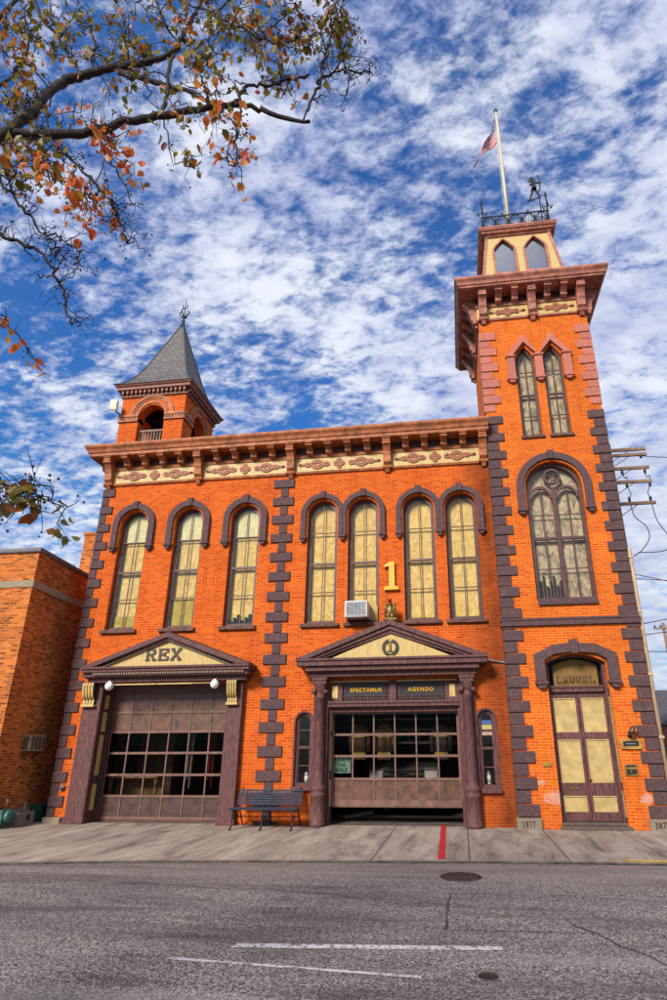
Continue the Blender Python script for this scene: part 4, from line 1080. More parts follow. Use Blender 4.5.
# downspout on the tower's right corner, and the conduit
d = MB(); X, Y = XT1+.105, YT+.05
d.tube([(X,Y,0),(X,Y,6.3),(X+.0,Y+.03,6.45)], .05, 8)
for z in (.5,1.9,3.3,4.8,6.2): d.box(X-.065, X+.06, Y-.06, Y+.1, z-.03, z+.03)
P('downspout', d, M['tan'])
d = MB(); d.tube([(.64,-.10,3.78),(.8,-.06,3.72),(1.15,-.03,3.66),(1.2,-.05,3.64)], .018, 6); P('conduit', d, M['steel'])
BRANCHES=[[(-3.429,-12.55,5.789,0.0565),(-3.106,-12.45,6.029,0.0547),(-2.825,-12.4,6.025,0.0512),(-2.481,-12.38,6.008,0.0473),(-2.327,-12.36,6.08,0.0439),(-2.051,-12.3,6.209,0.0409),(-1.831,-12.28,6.249,0.0372),(-1.516,-12.22,6.363,0.034),(-1.392,-12.2,6.378,0.0318),(-1.184,-12.15,6.311,0.0257),(-0.899,-12.1,6.206,0.0195)],[(-3.264,-12.55,5.759,0.0525),(-3.04,-12.47,5.989,0.052),(-3.024,-12.3,6.516,0.0516),(-3.087,-12.2,6.871,0.0526),(-3.091,-12.1,7.154,0.053),(-2.967,-12.05,7.299,0.0522),(-2.776,-12.0,7.418,0.0494),(-2.518,-11.95,7.511,0.0445),(-2.265,-11.9,7.689,0.0361),(-2.23,-11.85,7.982,0.0297),(-2.195,-11.8,8.333,0.0268),(-2.132,-11.8,8.582,0.0233),(-2.099,-11.8,8.945,0.0199)],[(-2.652,-12.0,7.351,0.0367),(-2.407,-12.05,7.138,0.0339),(-2.129,-12.1,6.922,0.0287),(-1.864,-12.15,6.691,0.0238),(-1.695,-12.2,6.475,0.02),(-1.613,-12.2,6.379,0.0167)],[(-1.97,-12.3,6.247,0.0223),(-2.019,-12.2,6.599,0.0219),(-2.118,-12.1,7.032,0.0215),(-2.206,-11.95,7.563,0.023)],[(-2.127,-11.8,8.533,0.0194),(-1.873,-11.9,8.113,0.0166),(-1.591,-12.0,7.702,0.014),(-1.332,-12.1,7.313,0.0108),(-1.091,-12.2,7.017,0.0079)],[(-1.441,-12.2,6.4,0.0228),(-1.42,-12.15,6.597,0.0202),(-1.4,-12.1,6.742,0.0191),(-1.268,-12.0,6.884,0.0163),(-1.121,-11.9,7.073,0.0135),(-1.007,-11.8,7.26,0.0104)],[(-0.931,-12.1,6.245,0.0121),(-0.908,-12.0,6.627,0.0119),(-0.885,-11.9,6.972,0.0116),(-0.821,-11.8,7.259,0.0104),(-0.711,-11.7,7.438,0.0089),(-0.594,-11.7,7.371,0.0079),(-0.487,-11.7,7.375,0.0062)],[(-0.885,-11.9,6.972,0.0091),(-0.867,-11.9,7.209,0.0085),(-0.796,-12.0,7.283,0.0075),(-0.733,-12.0,7.532,0.0068)],[(-0.821,-11.8,7.259,0.0078),(-0.718,-11.8,7.381,0.0069),(-0.648,-11.8,7.446,0.0052)],[(-0.711,-11.7,7.438,0.0071),(-0.664,-11.7,7.293,0.0061),(-0.706,-11.7,7.093,0.0052)],[(-3.015,-12.6,5.028,0.0257),(-2.797,-12.5,4.958,0.0195),(-2.624,-12.45,4.9,0.0169),(-2.481,-12.4,4.788,0.013),(-2.418,-12.35,4.653,0.0097),(-2.382,-12.3,4.515,0.0077),(-2.316,-12.3,4.356,0.0057)],[(-2.412,-12.4,4.728,0.0064),(-2.564,-12.3,4.778,0.0053),(-2.626,-12.3,4.794,0.0047)],[(-2.672,-12.45,4.924,0.0059),(-2.661,-12.4,4.897,0.0046),(-2.553,-12.4,4.798,0.0039)],[(-2.74,-12.4,5.998,0.0117),(-2.416,-12.5,5.574,0.0102),(-2.202,-12.5,5.323,0.0086),(-2.043,-12.5,5.093,0.0071),(-1.945,-12.5,4.908,0.0063),(-1.886,-12.5,4.751,0.0049)],[(-3.031,-12.5,5.587,0.0111),(-2.856,-12.45,5.391,0.0103),(-2.739,-12.4,5.236,0.0082),(-2.58,-12.4,5.051,0.0067),(-2.454,-12.4,4.997,0.0053),(-2.282,-12.4,4.844,0.0045)],[(-2.58,-12.4,5.051,0.0053),(-2.544,-12.3,5.027,0.0048),(-2.542,-12.3,4.947,0.0041)],[(-4.001,-11.9,9.177,0.0227),(-3.705,-11.95,8.511,0.0195),(-3.372,-12.0,7.99,0.0177),(-3.107,-12.05,7.532,0.016),(-2.914,-12.1,7.194,0.0137)],[(-2.666,-11.8,9.016,0.0162),(-2.502,-11.85,8.394,0.0154),(-2.274,-11.9,7.904,0.0138)],[(-1.408,-12.2,6.382,0.0098),(-1.354,-12.3,5.998,0.0079),(-1.351,-12.3,5.794,0.0063),(-1.341,-12.3,5.595,0.0048)],[(-2.34,-12.4,5.943,0.0072),(-2.146,-12.5,5.526,0.006),(-1.983,-12.5,5.268,0.0052),(-1.905,-12.5,5.08,0.0045)],[(-3.679,-12.2,6.958,0.0126),(-3.502,-12.2,7.174,0.011),(-3.542,-12.1,7.825,0.01),(-3.906,-12.0,8.626,0.0088)],[(-2.46,-11.9,7.581,0.0108),(-2.803,-11.8,8.177,0.0096),(-3.083,-11.7,8.904,0.0092)],[(-2.941,-12.0,7.387,0.0106),(-3.066,-11.9,7.991,0.0094),(-3.333,-11.8,8.697,0.008)],[(-1.905,-11.9,8.151,0.0111),(-1.735,-11.9,8.409,0.0094)],[(-1.332,-12.1,7.313,0.0075),(-1.191,-12.1,7.529,0.0067),(-1.026,-12.1,7.691,0.0059)],[(-1.091,-12.2,7.017,0.0063),(-0.892,-12.2,7.081,0.0055),(-0.691,-12.2,7.094,0.0047)],[(-2.249,-12.9,3.066,0.0114),(-2.074,-12.85,3.002,0.0091),(-2.0,-12.8,2.989,0.0069),(-1.906,-12.8,2.973,0.0046)],[(-2.722,-12.6,4.332,0.0089),(-2.521,-12.6,4.177,0.0058),(-2.451,-12.6,4.098,0.0034)]]
CLUSTERS=[(-3.719,-12.1,8.16,0.279,0.256,40,0),(-3.317,-12.0,8.32,0.332,0.209,36,0),(-2.883,-11.9,8.397,0.336,0.211,32,0),(-3.217,-12.1,7.678,0.356,0.176,20,0),(-3.314,-12.3,6.909,0.179,0.268,34,0),(-3.098,-12.35,6.344,0.199,0.185,44,0),(-2.715,-12.0,7.734,0.36,0.148,26,0),(-2.339,-11.9,8.11,0.279,0.225,30,0),(-1.86,-11.95,7.901,0.225,0.218,38,0),(-1.427,-12.05,7.544,0.239,0.235,55,0),(-1.161,-12.1,7.006,0.202,0.16,40,0),(-1.02,-12.1,7.554,0.209,0.138,40,0),(-0.717,-12.1,7.346,0.131,0.18,44,0),(-0.764,-12.1,7.556,0.125,0.11,16,0),(-1.715,-12.1,7.068,0.164,0.136,22,0),(-1.87,-12.1,6.916,0.163,0.108,12,0),(-2.353,-12.1,6.958,0.207,0.137,14,0),(-1.737,-12.2,6.495,0.092,0.085,14,1),(-2.651,-12.3,6.417,0.192,0.127,8,1),(-2.495,-12.4,6.152,0.088,0.064,9,1),(-1.828,-12.25,6.108,0.104,0.147,16,0),(-1.376,-12.3,6.003,0.158,0.11,34,1),(-1.352,-12.3,5.724,0.056,0.077,6,1),(-1.299,-12.3,5.521,0.069,0.045,3,1),(-2.16,-12.4,5.778,0.127,0.124,30,1),(-2.007,-12.4,5.517,0.041,0.075,8,1),(-2.457,-12.5,5.348,0.167,0.103,34,1),(-2.246,-12.5,5.178,0.117,0.086,22,1),(-2.154,-12.5,5.059,0.141,0.057,12,1),(-2.739,-12.5,5.632,0.207,0.106,24,0),(-2.738,-12.45,5.797,0.212,0.078,14,0),(-2.058,-12.5,5.018,0.051,0.035,4,1),(-1.948,-12.85,2.895,0.063,0.099,40,0),(-1.892,-12.8,2.912,0.064,0.09,36,0),(-1.859,-12.8,2.813,0.04,0.049,12,0),(-2.464,-12.6,4.051,0.04,0.05,10,1),(-2.12,-11.9,7.911,0.128,0.121,8,1),(-3.664,-12.1,7.926,0.183,0.201,12,1),(-3.553,-12.2,7.381,0.086,0.095,8,1)]
# ------------------------------------------------------------------ things on and around the station
n1 = MB(); s = 1
one_poly = [(-.19,0),(.21,0),(.21,.085),(.105,.115),(.105,.78),(-.02,.78),(-.19,.69),(-.19,.62),(-.055,.655),(-.055,.115),(-.19,.085)]
n1.prism([(-1.645+u, 5.60+z) for u, z in one_poly], -.10, -.035)
n1.box(-1.69, -1.60, -.036, .0, 5.72, 5.80); n1.box(-1.68, -1.61, -.036, .0, 6.1, 6.2)
o = n1.build('numeral_sign', M['goldpaint'], None, .014)
tag(o, 'big yellow numeral 1 fixed to the brick wall above the eagle', 'sign')

def eagle():
    b = MB()
    def ellip(c, r, n=12, tilt=0):
        prof = [(max(.001, math.sin(PI*k/8)), -math.cos(PI*k/8)) for k in range(9)]
        ct, st = math.cos(tilt), math.sin(tilt)
        b.lathe(prof, 0, 0, n, fn=lambda x, y, z: (c[0]+x*r[0], c[1]+y*r[1]*ct - z*r[2]*st, c[2]+y*r[1]*st + z*r[2]*ct))
    X, Y, Z = -1.645, -.33, 4.80
    ellip((X,Y,Z+.20), (.105,.095,.19), tilt=-.12)          # body
    ellip((X,Y-.03,Z+.37), (.055,.058,.09))                 # neck
    ellip((X,Y-.05,Z+.445), (.052,.062,.050))               # head
    b.lathe([(.026,0),(.018,.03),(.002,.07)], 0, 0, 8, fn=lambda x, y, z: (X+x, Y-.10-z, Z+.44+y-z*.35))
    for s_ in (-1, 1):
        ellip((X+s_*.115,Y+.01,Z+.21), (.042,.095,.20), tilt=-.05)   # folded wings
        ellip((X+s_*.125,Y+.03,Z+.08), (.026,.06,.13))
        ellip((X+s_*.05,Y-.05,Z+.05), (.038,.042,.075))
        for t in (-.03, 0, .03): b.tube([(X+s_*.05+t*.4,Y-.06,Z+.01),(X+s_*.05+t,Y-.11,Z-.005)], .013, 6)
    ellip((X,Y+.07,Z+.02), (.06,.03,.10), tilt=.2)          # tail
    b.box(X-.17, X+.17, Y-.14, Y+.12, Z-.09, Z-.01)
    o = b.build('eagle_statue', M['bronze'])
    m = o.modifiers.new('one surface', 'REMESH'); m.mode = 'VOXEL'; m.voxel_size = .013; m.use_smooth_shade = True
    tag(o, 'old gilt eagle statue perched on the pediment peak below the numeral', 'statue')
eagle()

# window air conditioner
AC = thing('air_conditioner', (-2.5,-.1,4.8), 'grey window air conditioner in the sash above the right-hand pediment', 'air conditioner')
b = MB(); b.box(-2.83, -2.23, -.42, .14, 4.84, 5.27); b.build('casing', M['white'], AC, .015)
g = MB(); g.ring([(-2.79,4.87),(-2.27,4.87),(-2.27,5.24),(-2.79,5.24)], [(-2.77,4.89),(-2.29,4.89),(-2.29,5.22),(-2.77,5.22)], -.435, -.415)
for k in range(9): g.box(-2.77, -2.29, -.430, -.4215, 4.915+k*.036, 4.922+k*.036)
for k in range(4): g.box(-2.68+k*.1, -2.672+k*.1, -.432, -.4215, 4.89, 5.22)
g.build('grille', M['steel'], AC); g = MB(); g.box(-2.775, -2.285, -.424, -.4205, 4.885, 5.225); g.build('coil', M['acgrille'], AC)
g = MB(); g.box(-2.22, -2.03, .06, .10, 4.83, 5.22)
for k in range(5): g.box(-2.21+k*.036, -2.205+k*.036, .05, .062, 4.84, 5.21)
g.build('filler_panel', M['cream'], AC)
g = MB()
for x in (-2.72, -2.32): g.tube([(x,-.02,4.70),(x,-.30,4.83)], .014, 6)
g.build('support_bracket', M['iron'], AC)

# flagpole, flag, weathervane
FX, FY = 2.72, 1.45
fp = thing('flagpole', (FX,FY,18.15), 'cream flagpole rising from the tower lantern roof behind the iron cresting', 'flagpole')
b = MB(); b.tube([(FX,FY,18.1),(FX,FY,25.6)], [.082,.050], 12); b.build('pole', plain('cream_pole_paint', (.66,.58,.42), .45, var=.15, streak=True), fp)
b = MB(); b.lathe([(.03,25.56),(.075,25.60),(.085,25.66),(.06,25.74),(.01,25.78)], FX, FY, 12); b.build('truck_cap', M['iron'], fp)
b = MB(); b.tube([(FX-.1,FY-.07,25.5),(FX-.11,FY-.09,21.8),(FX-.11,FY-.09,18.3)], .008, 5); b.build('halyard', M['white'], fp)
def flag():
    nu, nv = 40, 13; L, H = 2.75, 1.30
    vs = []; uv = []
    for i in range(nu+1):
        u = i/nu
        for j in range(nv+1):
            v = j/nv
            drop = 1 - .40*min(1, u*1.15)
            x = FX - .09 - .84*u**1.0 - (v-.5)*.34*u*1.6
            z = 25.18 - (v*H)*drop - 1.85*(u**.92)
            y = FY - .05 + .17*math.sin(u*6 + v*1.6)*min(1, u*2.2) + .05*math.sin(v*9+u*3)*u + .12*(v-.5)
            vs.append((x, y, z)); uv.append((u, v))
    fs = []; mi = []
    for i in range(nu):
        for j in range(nv):
            a = i*(nv+1)+j; fs.append((a, a+nv+1, a+nv+2, a+1))
            mi.append(2 if (i < nu*.42 and j < 7) else (0 if j % 2 == 0 else 1))
    me = bpy.data.meshes.new('flag'); me.from_pydata(vs, [], fs)
    ul = me.uv_layers.new(name='uv')
    for lp in me.loops: ul.data[lp.index].uv = uv[lp.vertex_index]
    def cl(name, c):
        m = NT(name); m.put(m.b.inputs['Base Color'], C(*c)); m.b.inputs['Roughness'].default_value = .7
        return m
    a = cl('flag_red', (.52,.004,.014)); w_ = cl('flag_white', (.52,.45,.43)); c = cl('flag_blue', (.012,.018,.11))
    uvn = c.n.new('ShaderNodeUVMap'); sp = c.n.new('ShaderNodeSeparateXYZ'); c.t.links.new(uvn.outputs[0], sp.inputs[0])
    fu = c.math('SUBTRACT', c.math('FRACT', c.math('MULTIPLY', sp.outputs[0], 6/.42)), .5); fv = c.math('SUBTRACT', c.math('FRACT', c.math('MULTIPLY', sp.outputs[1], 5/.54)), .5)
    r2 = c.math('ADD', c.math('MULTIPLY', fu, fu), c.math('MULTIPLY', fv, fv))
    c.put(c.b.inputs['Base Color'], c.mix(c.math('LESS_THAN', r2, .035), C(.012,.018,.11), C(.6,.58,.58)))
    for m in (a, w_, c): me.materials.append(m.mat)
    me.polygons.foreach_set('material_index', mi); me.polygons.foreach_set('use_smooth', [True]*len(fs))
    o = bpy.data.objects.new('flag', me); COL.objects.link(o)
    sd = o.modifiers.new('thickness', 'SOLIDIFY'); sd.thickness = .006
    tag(o, 'limp red, white and blue striped flag near the flagpole top', 'flag')
flag()
def archer():
    X, Y, Z = 3.66, .55, 18.65
    t = thing('weathervane', (X,Y,18.1), 'black iron archer weathervane above the cresting on the tower top', 'weathervane')
    b = MB(); b.tube([(X+.06,Y,18.15),(X+.06,Y,19.72)], .022, 6); b.lathe([(.01,18.7),(.05,18.76),(.01,18.82)], X+.06, Y, 8); b.build('rod', M['iron'], t)
    b = MB(); S = .80; fn = lambda u, d, z: (X + .02 + u*S*.8, Y + d, 19.52 + z*S)
    y0, y1 = -.018, .018
    def pl(p): b.prism(p, y0, y1, fn)
    pl([(-.58,0),(.10,.16),(.11,.20),(-.58,.045)])                                     # arrow-like base bar
    pl([(-.52,.05),(-.42,.05),(-.22,.50),(-.06,.78),(-.18,.86),(-.30,.60)])             # back leg
    pl([(.06,.18),(.16,.20),(.10,.34),(-.02,.66),(-.04,.84),(-.17,.80),(-.14,.62)])     # front leg
    pl([(-.34,.60),(-.02,.62),(-.02,.86),(-.08,1.12),(-.24,1.14),(-.26,.90)])           # tunic and trunk
    pl([(-.20,1.10),(-.10,1.10),(-.05,1.20),(-.08,1.34),(-.20,1.36),(-.26,1.24)])       # head
    pl([(-.22,1.33),(-.10,1.30),(-.16,1.46),(-.34,1.42),(-.40,1.22),(-.32,1.10),(-.26,1.24)])  # headdress
    pl([(-.10,1.06),(.18,1.00),(.20,1.07),(-.08,1.14)])                                 # bow arm
    pl([(-.24,1.10),(-.38,.98),(-.20,.92),(-.18,.97),(-.30,1.0),(-.20,1.05)])           # drawing arm
    b.build('archer_figure', M['iron'], t)
    b = MB(); b.tube([fn(.03+.20*math.cos(k*.2-1.2)-.05+.06*k/12, 0, 1.02+.52*math.sin((k*.2-1.2)*1.05)) for k in range(13)], .024, 6)
    b.tube([fn(.02,0,.56), fn(.02,0,.56)], .01, 4) if False else None
    b.tube([fn(-.2,0,1.03), fn(.34,0,1.05)], .014, 5); b.build('bow', M['iron'], t)
archer()

# floodlight on the turret
FL = thing('floodlight', (-10.4,-.15,12.0), 'cream floodlight on the left corner of the turret', 'floodlight')
fn = lambda x, y, z: (-10.50 + x*.8 + y*.25, -.22 - x*.35 + y*.9, 11.98 + z*.95 - x*.35)
b = MB(); q = MB()
q.box(-.21, .21, -.05, .05, -.19, .19); b.v = [fn(*v) for v in q.v]; b.f = q.f; b.m = q.m; b.s = q.s; b.build('lamp_housing', plain('cream_lamp_face', (.80,.74,.52), .4, var=.08), FL, .02)
b = MB(); b.tube([(-10.38,.03,11.75),(-10.46,-.1,11.8),(-10.48,-.16,11.95)], .025, 6); b.build('arm', M['iron'], FL)

# plaques and lamp beside the door
p1 = thing('plaque', (3.83,YT,1.76), 'gilt framed plaque with dark panel under the little wall lamp', 'plaque')
b = MB(); b.ring([(3.60,1.645),(4.06,1.645),(4.06,1.87),(3.60,1.87)], [(3.66,1.705),(4.0,1.705),(4.0,1.81),(3.66,1.81)], YT-.05, YT); b.build('frame', plain('gilt_frame', (.52,.30,.07), .45, .3, var=.3), p1, .006)
b = MB(); b.box(3.64, 4.02, YT-.03, YT, 1.69, 1.83); b.build('panel', M['black'], p1)
b = MB(); b.box(3.72, 3.94, YT-.034, YT-.028, 1.75, 1.772); b.build('engraved_line', M['steel'], p1)
p2 = thing('plaque', (3.76,YT,1.2), 'small bronze plaque with black field, lower of two right of door', 'plaque')
b = MB(); b.box(3.62, 3.90, YT-.03, YT, 1.09, 1.33); b.build('plate', plain('bronze_plate', (.42,.25,.07), .45, .4, var=.3), p2, .004)
b = MB(); b.box(3.65, 3.87, YT-.036, YT-.028, 1.12, 1.225); b.box(3.65, 3.87, YT-.036, YT-.028, 1.275, 1.31); b.build('dark_field', M['black'], p2)
b = MB(); b.lathe([(.032,0),(.03,.006)], 0, 0, 12, fn=lambda x, y, z: (3.76+x, YT-.036-z, 1.172+y)); b.build('emblem', M['bronze'], p2)
wl = thing('wall_lamp', (3.85,YT,2.0), 'small dark bullet lamp on a bracket above the gilt framed plaque', 'lamp')
b = MB(); b.tube([(3.83,YT,1.93),(3.83,YT-.16,1.97),(3.85,YT-.22,2.05)], .018, 6); b.lathe([(.05,0),(.05,.015)], 0, 0, 12, fn=lambda x, y, z: (3.83+x, YT-z, 1.93+y)); b.build('bracket', M['iron'], wl)
b = MB(); b.lathe([(.02,.10),(.055,.07),(.062,0),(.07,-.10),(.065,-.10)], 0, 0, 14, fn=lambda x, y, z: (3.86+x+z*.4, YT-.20+y*.9, 2.06+z*.8+y*.3)); b.build('shade', plain('dark_lamp_shade', (.10,.055,.035), .35, .4), wl)
b = MB(); b.box(1.83, 2.02, YT-.03, YT, 1.285, 1.355); b.box(1.88, 1.97, YT-.036, YT, 1.355, 1.39)
tag(b.build('brass_plate', plain('brass', (.62,.38,.06), .35, .5, var=.3), None, .004), 'small brass plate on the tower brick left of the straw door', 'plaque')
b = MB(); b.lathe([(.075,0),(.075,.03),(.058,.035),(.058,.07),(.02,.075)], 0, 0, 14, fn=lambda x, y, z: (-10.13+x, -.0-z, .80+y)); b.box(-10.145, -10.115, -.10, -.07, .77, .83)
tag(b.build('pipe_cap', M['acgrille'], None), 'round grey pipe cap on the brick beside the left corner quoins', 'pipe cap')

# litter along the kerb
lt_ = MB()
for k in range(150):
    x = random.uniform(-8, 4); y = random.gauss(-4.05 - .11*max(0, -x-1.2), .09) if k < 120 else random.uniform(-9, -.3)
    L = random.uniform(.015, .045); a = random.uniform(0, 6.3); z = (-.032 if y < -3.95 - .1*max(0, -x-1.2) else .004) + random.uniform(0, .008)
    dx, dy = math.cos(a)*L, math.sin(a)*L
    lt_.add([(x-dx,y-dy,z),(x-dy*.5,y+dx*.5,z+.008),(x+dx,y+dy,z+.003),(x+dy*.5,y-dx*.5,z+.006)], [(0,1,2,3)], 0)
tag(lt_.build('fallen_leaves', plain('dry_litter', (.42,.20,.05), .8, var=.6, scale=.9)), 'dry leaves and grit scattered along the kerb', 'leaf litter', kind='stuff')
# bench ------------------------------------------------------------------
BN = thing('bench', (-4.59,-.5,0), 'slatted blue grey bench with iron legs against the wall', 'bench')
x0, x1 = -5.38, -3.80
b = MB()
for k in range(6): b.box(x0, x1, -.84+k*.078, -.84+k*.078+.058, .405+.004*k*(k-5)*.4, .43+.004*k*(k-5)*.4)
b.build('seat', M['bench'], BN, .006)
b = MB()
for k in range(6):
    z = .47 + k*.055; y = -.345 + k*.03
    b.add([(x0,y,z),(x1,y,z),(x1,y+.018,z+.044),(x0,y+.018,z+.044),(x0,y+.025,z-.004),(x1,y+.025,z-.004),(x1,y+.043,z+.04),(x0,y+.043,z+.04)], [(0,1,2,3),(4,7,6,5),(0,4,5,1),(1,5,6,2),(2,6,7,3),(3,7,4,0)])
b.build('backrest', M['bench'], BN, .005)
for x in (-5.30, -4.59, -3.88):
    b = MB(); b.tube([(x,-.92,.015),(x,-.86,.02),(x,-.80,.10),(x,-.78,.25),(x,-.82,.40)], [.022,.02,.018,.018,.018], 7)
    b.tube([(x,-.02,.015),(x,-.08,.05),(x,-.22,.24),(x,-.34,.40),(x,-.30,.52),(x,-.12,.82)], .018, 7)
    b.tube([(x,-.82,.385),(x,-.55,.37),(x,-.34,.39)], .016, 6); b.tube([(x,-.78,.2),(x,-.5,.26),(x,-.24,.2)], .012, 6)
    b.lathe([(.03,0),(.03,.02)], x, -.91, 8); b.lathe([(.03,0),(.03,.02)], x, -.03, 8)
    b.build('leg', M['iron'], BN)
b = MB(); b.tube([(-5.30,-.5,.24),(-3.88,-.5,.24)], .012, 6); b.build('stretcher', M['iron'], BN)

# covers in the road
def cover(x, y, r, label, name):
    b = MB(); z = -.034; b.lathe([(r,z),(r,z+.007),(r*.96,z+.009),(r*.94,z+.006)], x, y, 28)
    n = 7
    for k in range(-n//2+1, n//2+1):
        hw = math.sqrt(max(.0, (r*.9)**2-(k*r*.24)**2)); b.box(x+k*r*.24-r*.06, x+k*r*.24+r*.06, y-hw, y+hw, z, z+.011)
    tag(b.build(name, plain('rusty_cast_iron', (.085,.058,.05), .55, .4, var=.5, scale=9), None), label, 'manhole cover')
cover(-.12, -4.98, .31, 'round ribbed iron manhole cover in the road near the kerb', 'manhole_cover')
cover(.12, -8.86, .085, 'small dark iron valve cover far out in the road', 'valve_cover')

# signs and things behind the glass
SG = thing('shop_sign', (-3,.345,1.3), 'pale teal T-SHIRTS FOR SALE sign in a garage door pane', 'sign')
b = MB(); b.box(-3.21, -2.76, .343, .352, 1.12, 1.47); b.build('board', plain('pale_teal_card', (.30,.56,.44), .5, var=.12), SG)
dkt = plain('dark_teal_ink', (.01,.12,.12), .5, var=.1)
text_mesh('T-SHIRTS', .10, .002, 'lettering', dkt, SG, (-2.985,.341,1.41), bold=.004)
text_mesh('FOR', .105, .002, 'lettering', dkt, SG, (-2.985,.341,1.305), bold=.005)
text_mesh('SALE', .125, .002, 'lettering', dkt, SG, (-2.985,.341,1.19), bold=.006, spacing=1.1)
for i, (z0, z1, c, lb) in enumerate(((2.22,2.31,(.04,.12,.42),'blue paper strip in the slim window right of the column'), (2.10,2.21,(.62,.58,.16),'yellowish paper notice below the blue strip in slim window'), (1.97,2.09,(.66,.40,.34),'pinkish paper notice, lowest sheet in the right slim window'))):
    b = MB(); b.box(.46, .77, .122, .127, z0, z1); tag(b.build('paper_notice', plain('notice_paper_%d' % i, c, .6, var=.3, scale=20)), lb, 'notice')
def lantern(x, y, z, s, lab):
    t = thing('lantern', (x,y,z), lab, 'lantern')
    b = MB(); b.lathe([(.06*s,0),(.06*s,.03*s),(.045*s,.06*s)], x, y, 12, fn=lambda X,Y,Z:(X,Y,Z+z)); b.lathe([(.05*s,.20*s),(.055*s,.22*s),(.02*s,.28*s)], x, y, 12, fn=lambda X,Y,Z:(X,Y,Z+z)); b.build('base', M['steel'], t)
    b = MB(); b.lathe([(.045*s,.06*s),(.052*s,.12*s),(.045*s,.20*s)], x, y, 12, fn=lambda X,Y,Z:(X,Y,Z+z)); b.build('globe', M['white'], t)
for x, z, lab in ((-3.86,.86,'pale lantern on the sill of the left slim window'), (.60,.87,'pale lantern on the sill of the right slim window')):
    lantern(x, .30, z, 1.1, lab)
sb = MB()
for x in (-3.89, .615): sb.box(x-.25, x+.25, .13, .70, .80, .857)
P('inner_sill', sb, M['room'])

# pickup behind the right garage door
def pickup():
    t = thing('pickup_truck', (-1.55,1.9,0), 'grey pickup truck facing out behind the half-raised garage door', 'truck')
    cx, y0 = -1.55, 1.45
    body = plain('grey_truck_paint', (.07,.07,.075), .35, .3, var=.1, bump=0)
    b = MB()
    side = lambda u, d, z: (d, y0+u, z)
    hull = [(0,.45),(0,1.02),(.06,1.22),(.20,1.30),(1.35,1.40),(1.95,1.95),(2.9,1.98),(3.15,1.42),(5.2,1.38),(5.2,.5),(4.6,.42),(.4,.40)]
    b.prism(hull, cx-.93, cx+.93, side); b.build('body', body, t, .03)
    b = MB(); b.prism([(-.04,.86),(.02,1.20),(.05,1.20),(.05,.86)], cx-.52, cx+.52, side); b.build('grille', M['black'], t)
    b = MB()
    for z in (.90,1.0,1.14): b.box(cx-.54, cx+.54, y0-.06, y0-.02, z-.018, z+.018)
    b.ring([(cx+.16*math.cos(k*PI/9), 1.03+.075*math.sin(k*PI/9)) for k in range(18)], [(cx+.12*math.cos(k*PI/9), 1.03+.045*math.sin(k*PI/9)) for k in range(18)], y0-.085, y0-.04)
    b.build('grille_bar', plain('chrome', (.26,.26,.28), .2, 1, var=.05, bump=0), t)
    for s_ in (-1, 1):
        b = MB(); b.box(cx+s_*.72-.17, cx+s_*.72+.17, y0-.05, y0+.05, .88, 1.12); b.build('headlight', M['globe'], t, .02)
        b = MB(); b.box(cx+s_*.72-.17, cx+s_*.72+.17, y0-.04, y0+.05, .80, .865); b.build('indicator', M['redpaint'], t)
        for yy in (.95, 4.2):
            b = MB(); b.lathe([(.22,-.12),(.37,-.12),(.39,-.08),(.39,.08),(.37,.12),(.22,.12)], 0, 0, 20, fn=lambda X, Y, Z: (cx+s_*.80+Z, y0+yy+X, .39+Y)); b.build('wheel', M['black'], t)
        b = MB(); b.box(cx+s_*1.04-.12, cx+s_*1.04+.12, y0+1.6, y0+1.7, 1.35, 1.55); b.build('wing_mirror', M['black'], t)
    b = MB(); b.prism([(1.40,1.43),(1.92,1.92),(1.90,1.94),(1.37,1.45)], cx-.78, cx+.78, side); b.build('windscreen', M['black'], t)
    b = MB(); b.box(cx-.92, cx+.92, y0-.14, y0+.02, .48, .72); b.build('bumper', bpy.data.materials['chrome'], t, .02)
pickup()
for i, (x, c, lab) in enumerate(((-7.40,(.62,.58,.54),'white hose added for a reflected streak, nearest the middle of the left garage'), (-6.78,(.42,.035,.05),'dark red hose added for a reddish streak behind the left garage door'), (-6.15,(.50,.50,.56),'pale hose added for a reflected streak at the right of the left garage'))):  # hoses added in place of pale and red streaks reflected in the glass
    b = MB(); b.tube([(x-.05,1.3,.9),(x-.055,1.3,2.2),(x,1.3,2.45),(x+.055,1.3,2.2),(x+.05,1.3,.7)], .036, 8)
    b.tube([(x-.06,1.26,1.55),(x+.06,1.26,1.55)], .02, 6); b.tube([(x,1.3,2.45),(x,1.3,4.3)], .01, 5)
    tag(b.build('reflected_streak_hose', plain('reflected_streak_canvas_%d' % i, c, .7, var=.25)), lab, 'hose', 'hoses added for streaks reflected in the left garage glass')

def coat(x, y, c, lab):  # coats added to suggest muddled reflections in the door glass
    t = thing('added_turnout_coat', (x,y,1.4), lab, 'coat', 'coats added for muddled reflections in the right garage')
    b = MB(); b.prism([(x-.17,1.42),(x+.17,1.40),(x+.15,1.9),(x+.19,2.18),(x+.07,2.27),(x-.07,2.27),(x-.19,2.18),(x-.15,1.9)], y-.07, y+.07)
    for s_ in (-1, 1): b.tube([(x+s_*.16,y,2.17),(x+s_*.24,y-.02,1.9),(x+s_*.22,y-.03,1.6)], [.07,.06,.055], 8)
    b.tube([(x,y,2.27),(x,y,2.36),(x+.02,y,2.40)], .012, 5); b.build('coat_body', plain('coat_cloth_%d' % int(abs(x)*100), c, .8, var=.4), t, .02)
    b = MB()
    for z in (1.52, 1.95): b.box(x-.165, x+.165, y-.078, y-.068, z, z+.06)
    b.build('reflective_band', plain('coat_band_%d' % int(abs(x)*100), (.62,.46,.06), .4), t)
coat(-2.62, .85, (.10,.055,.03), 'dark brown coat added for muddled reflections, left in the right garage')
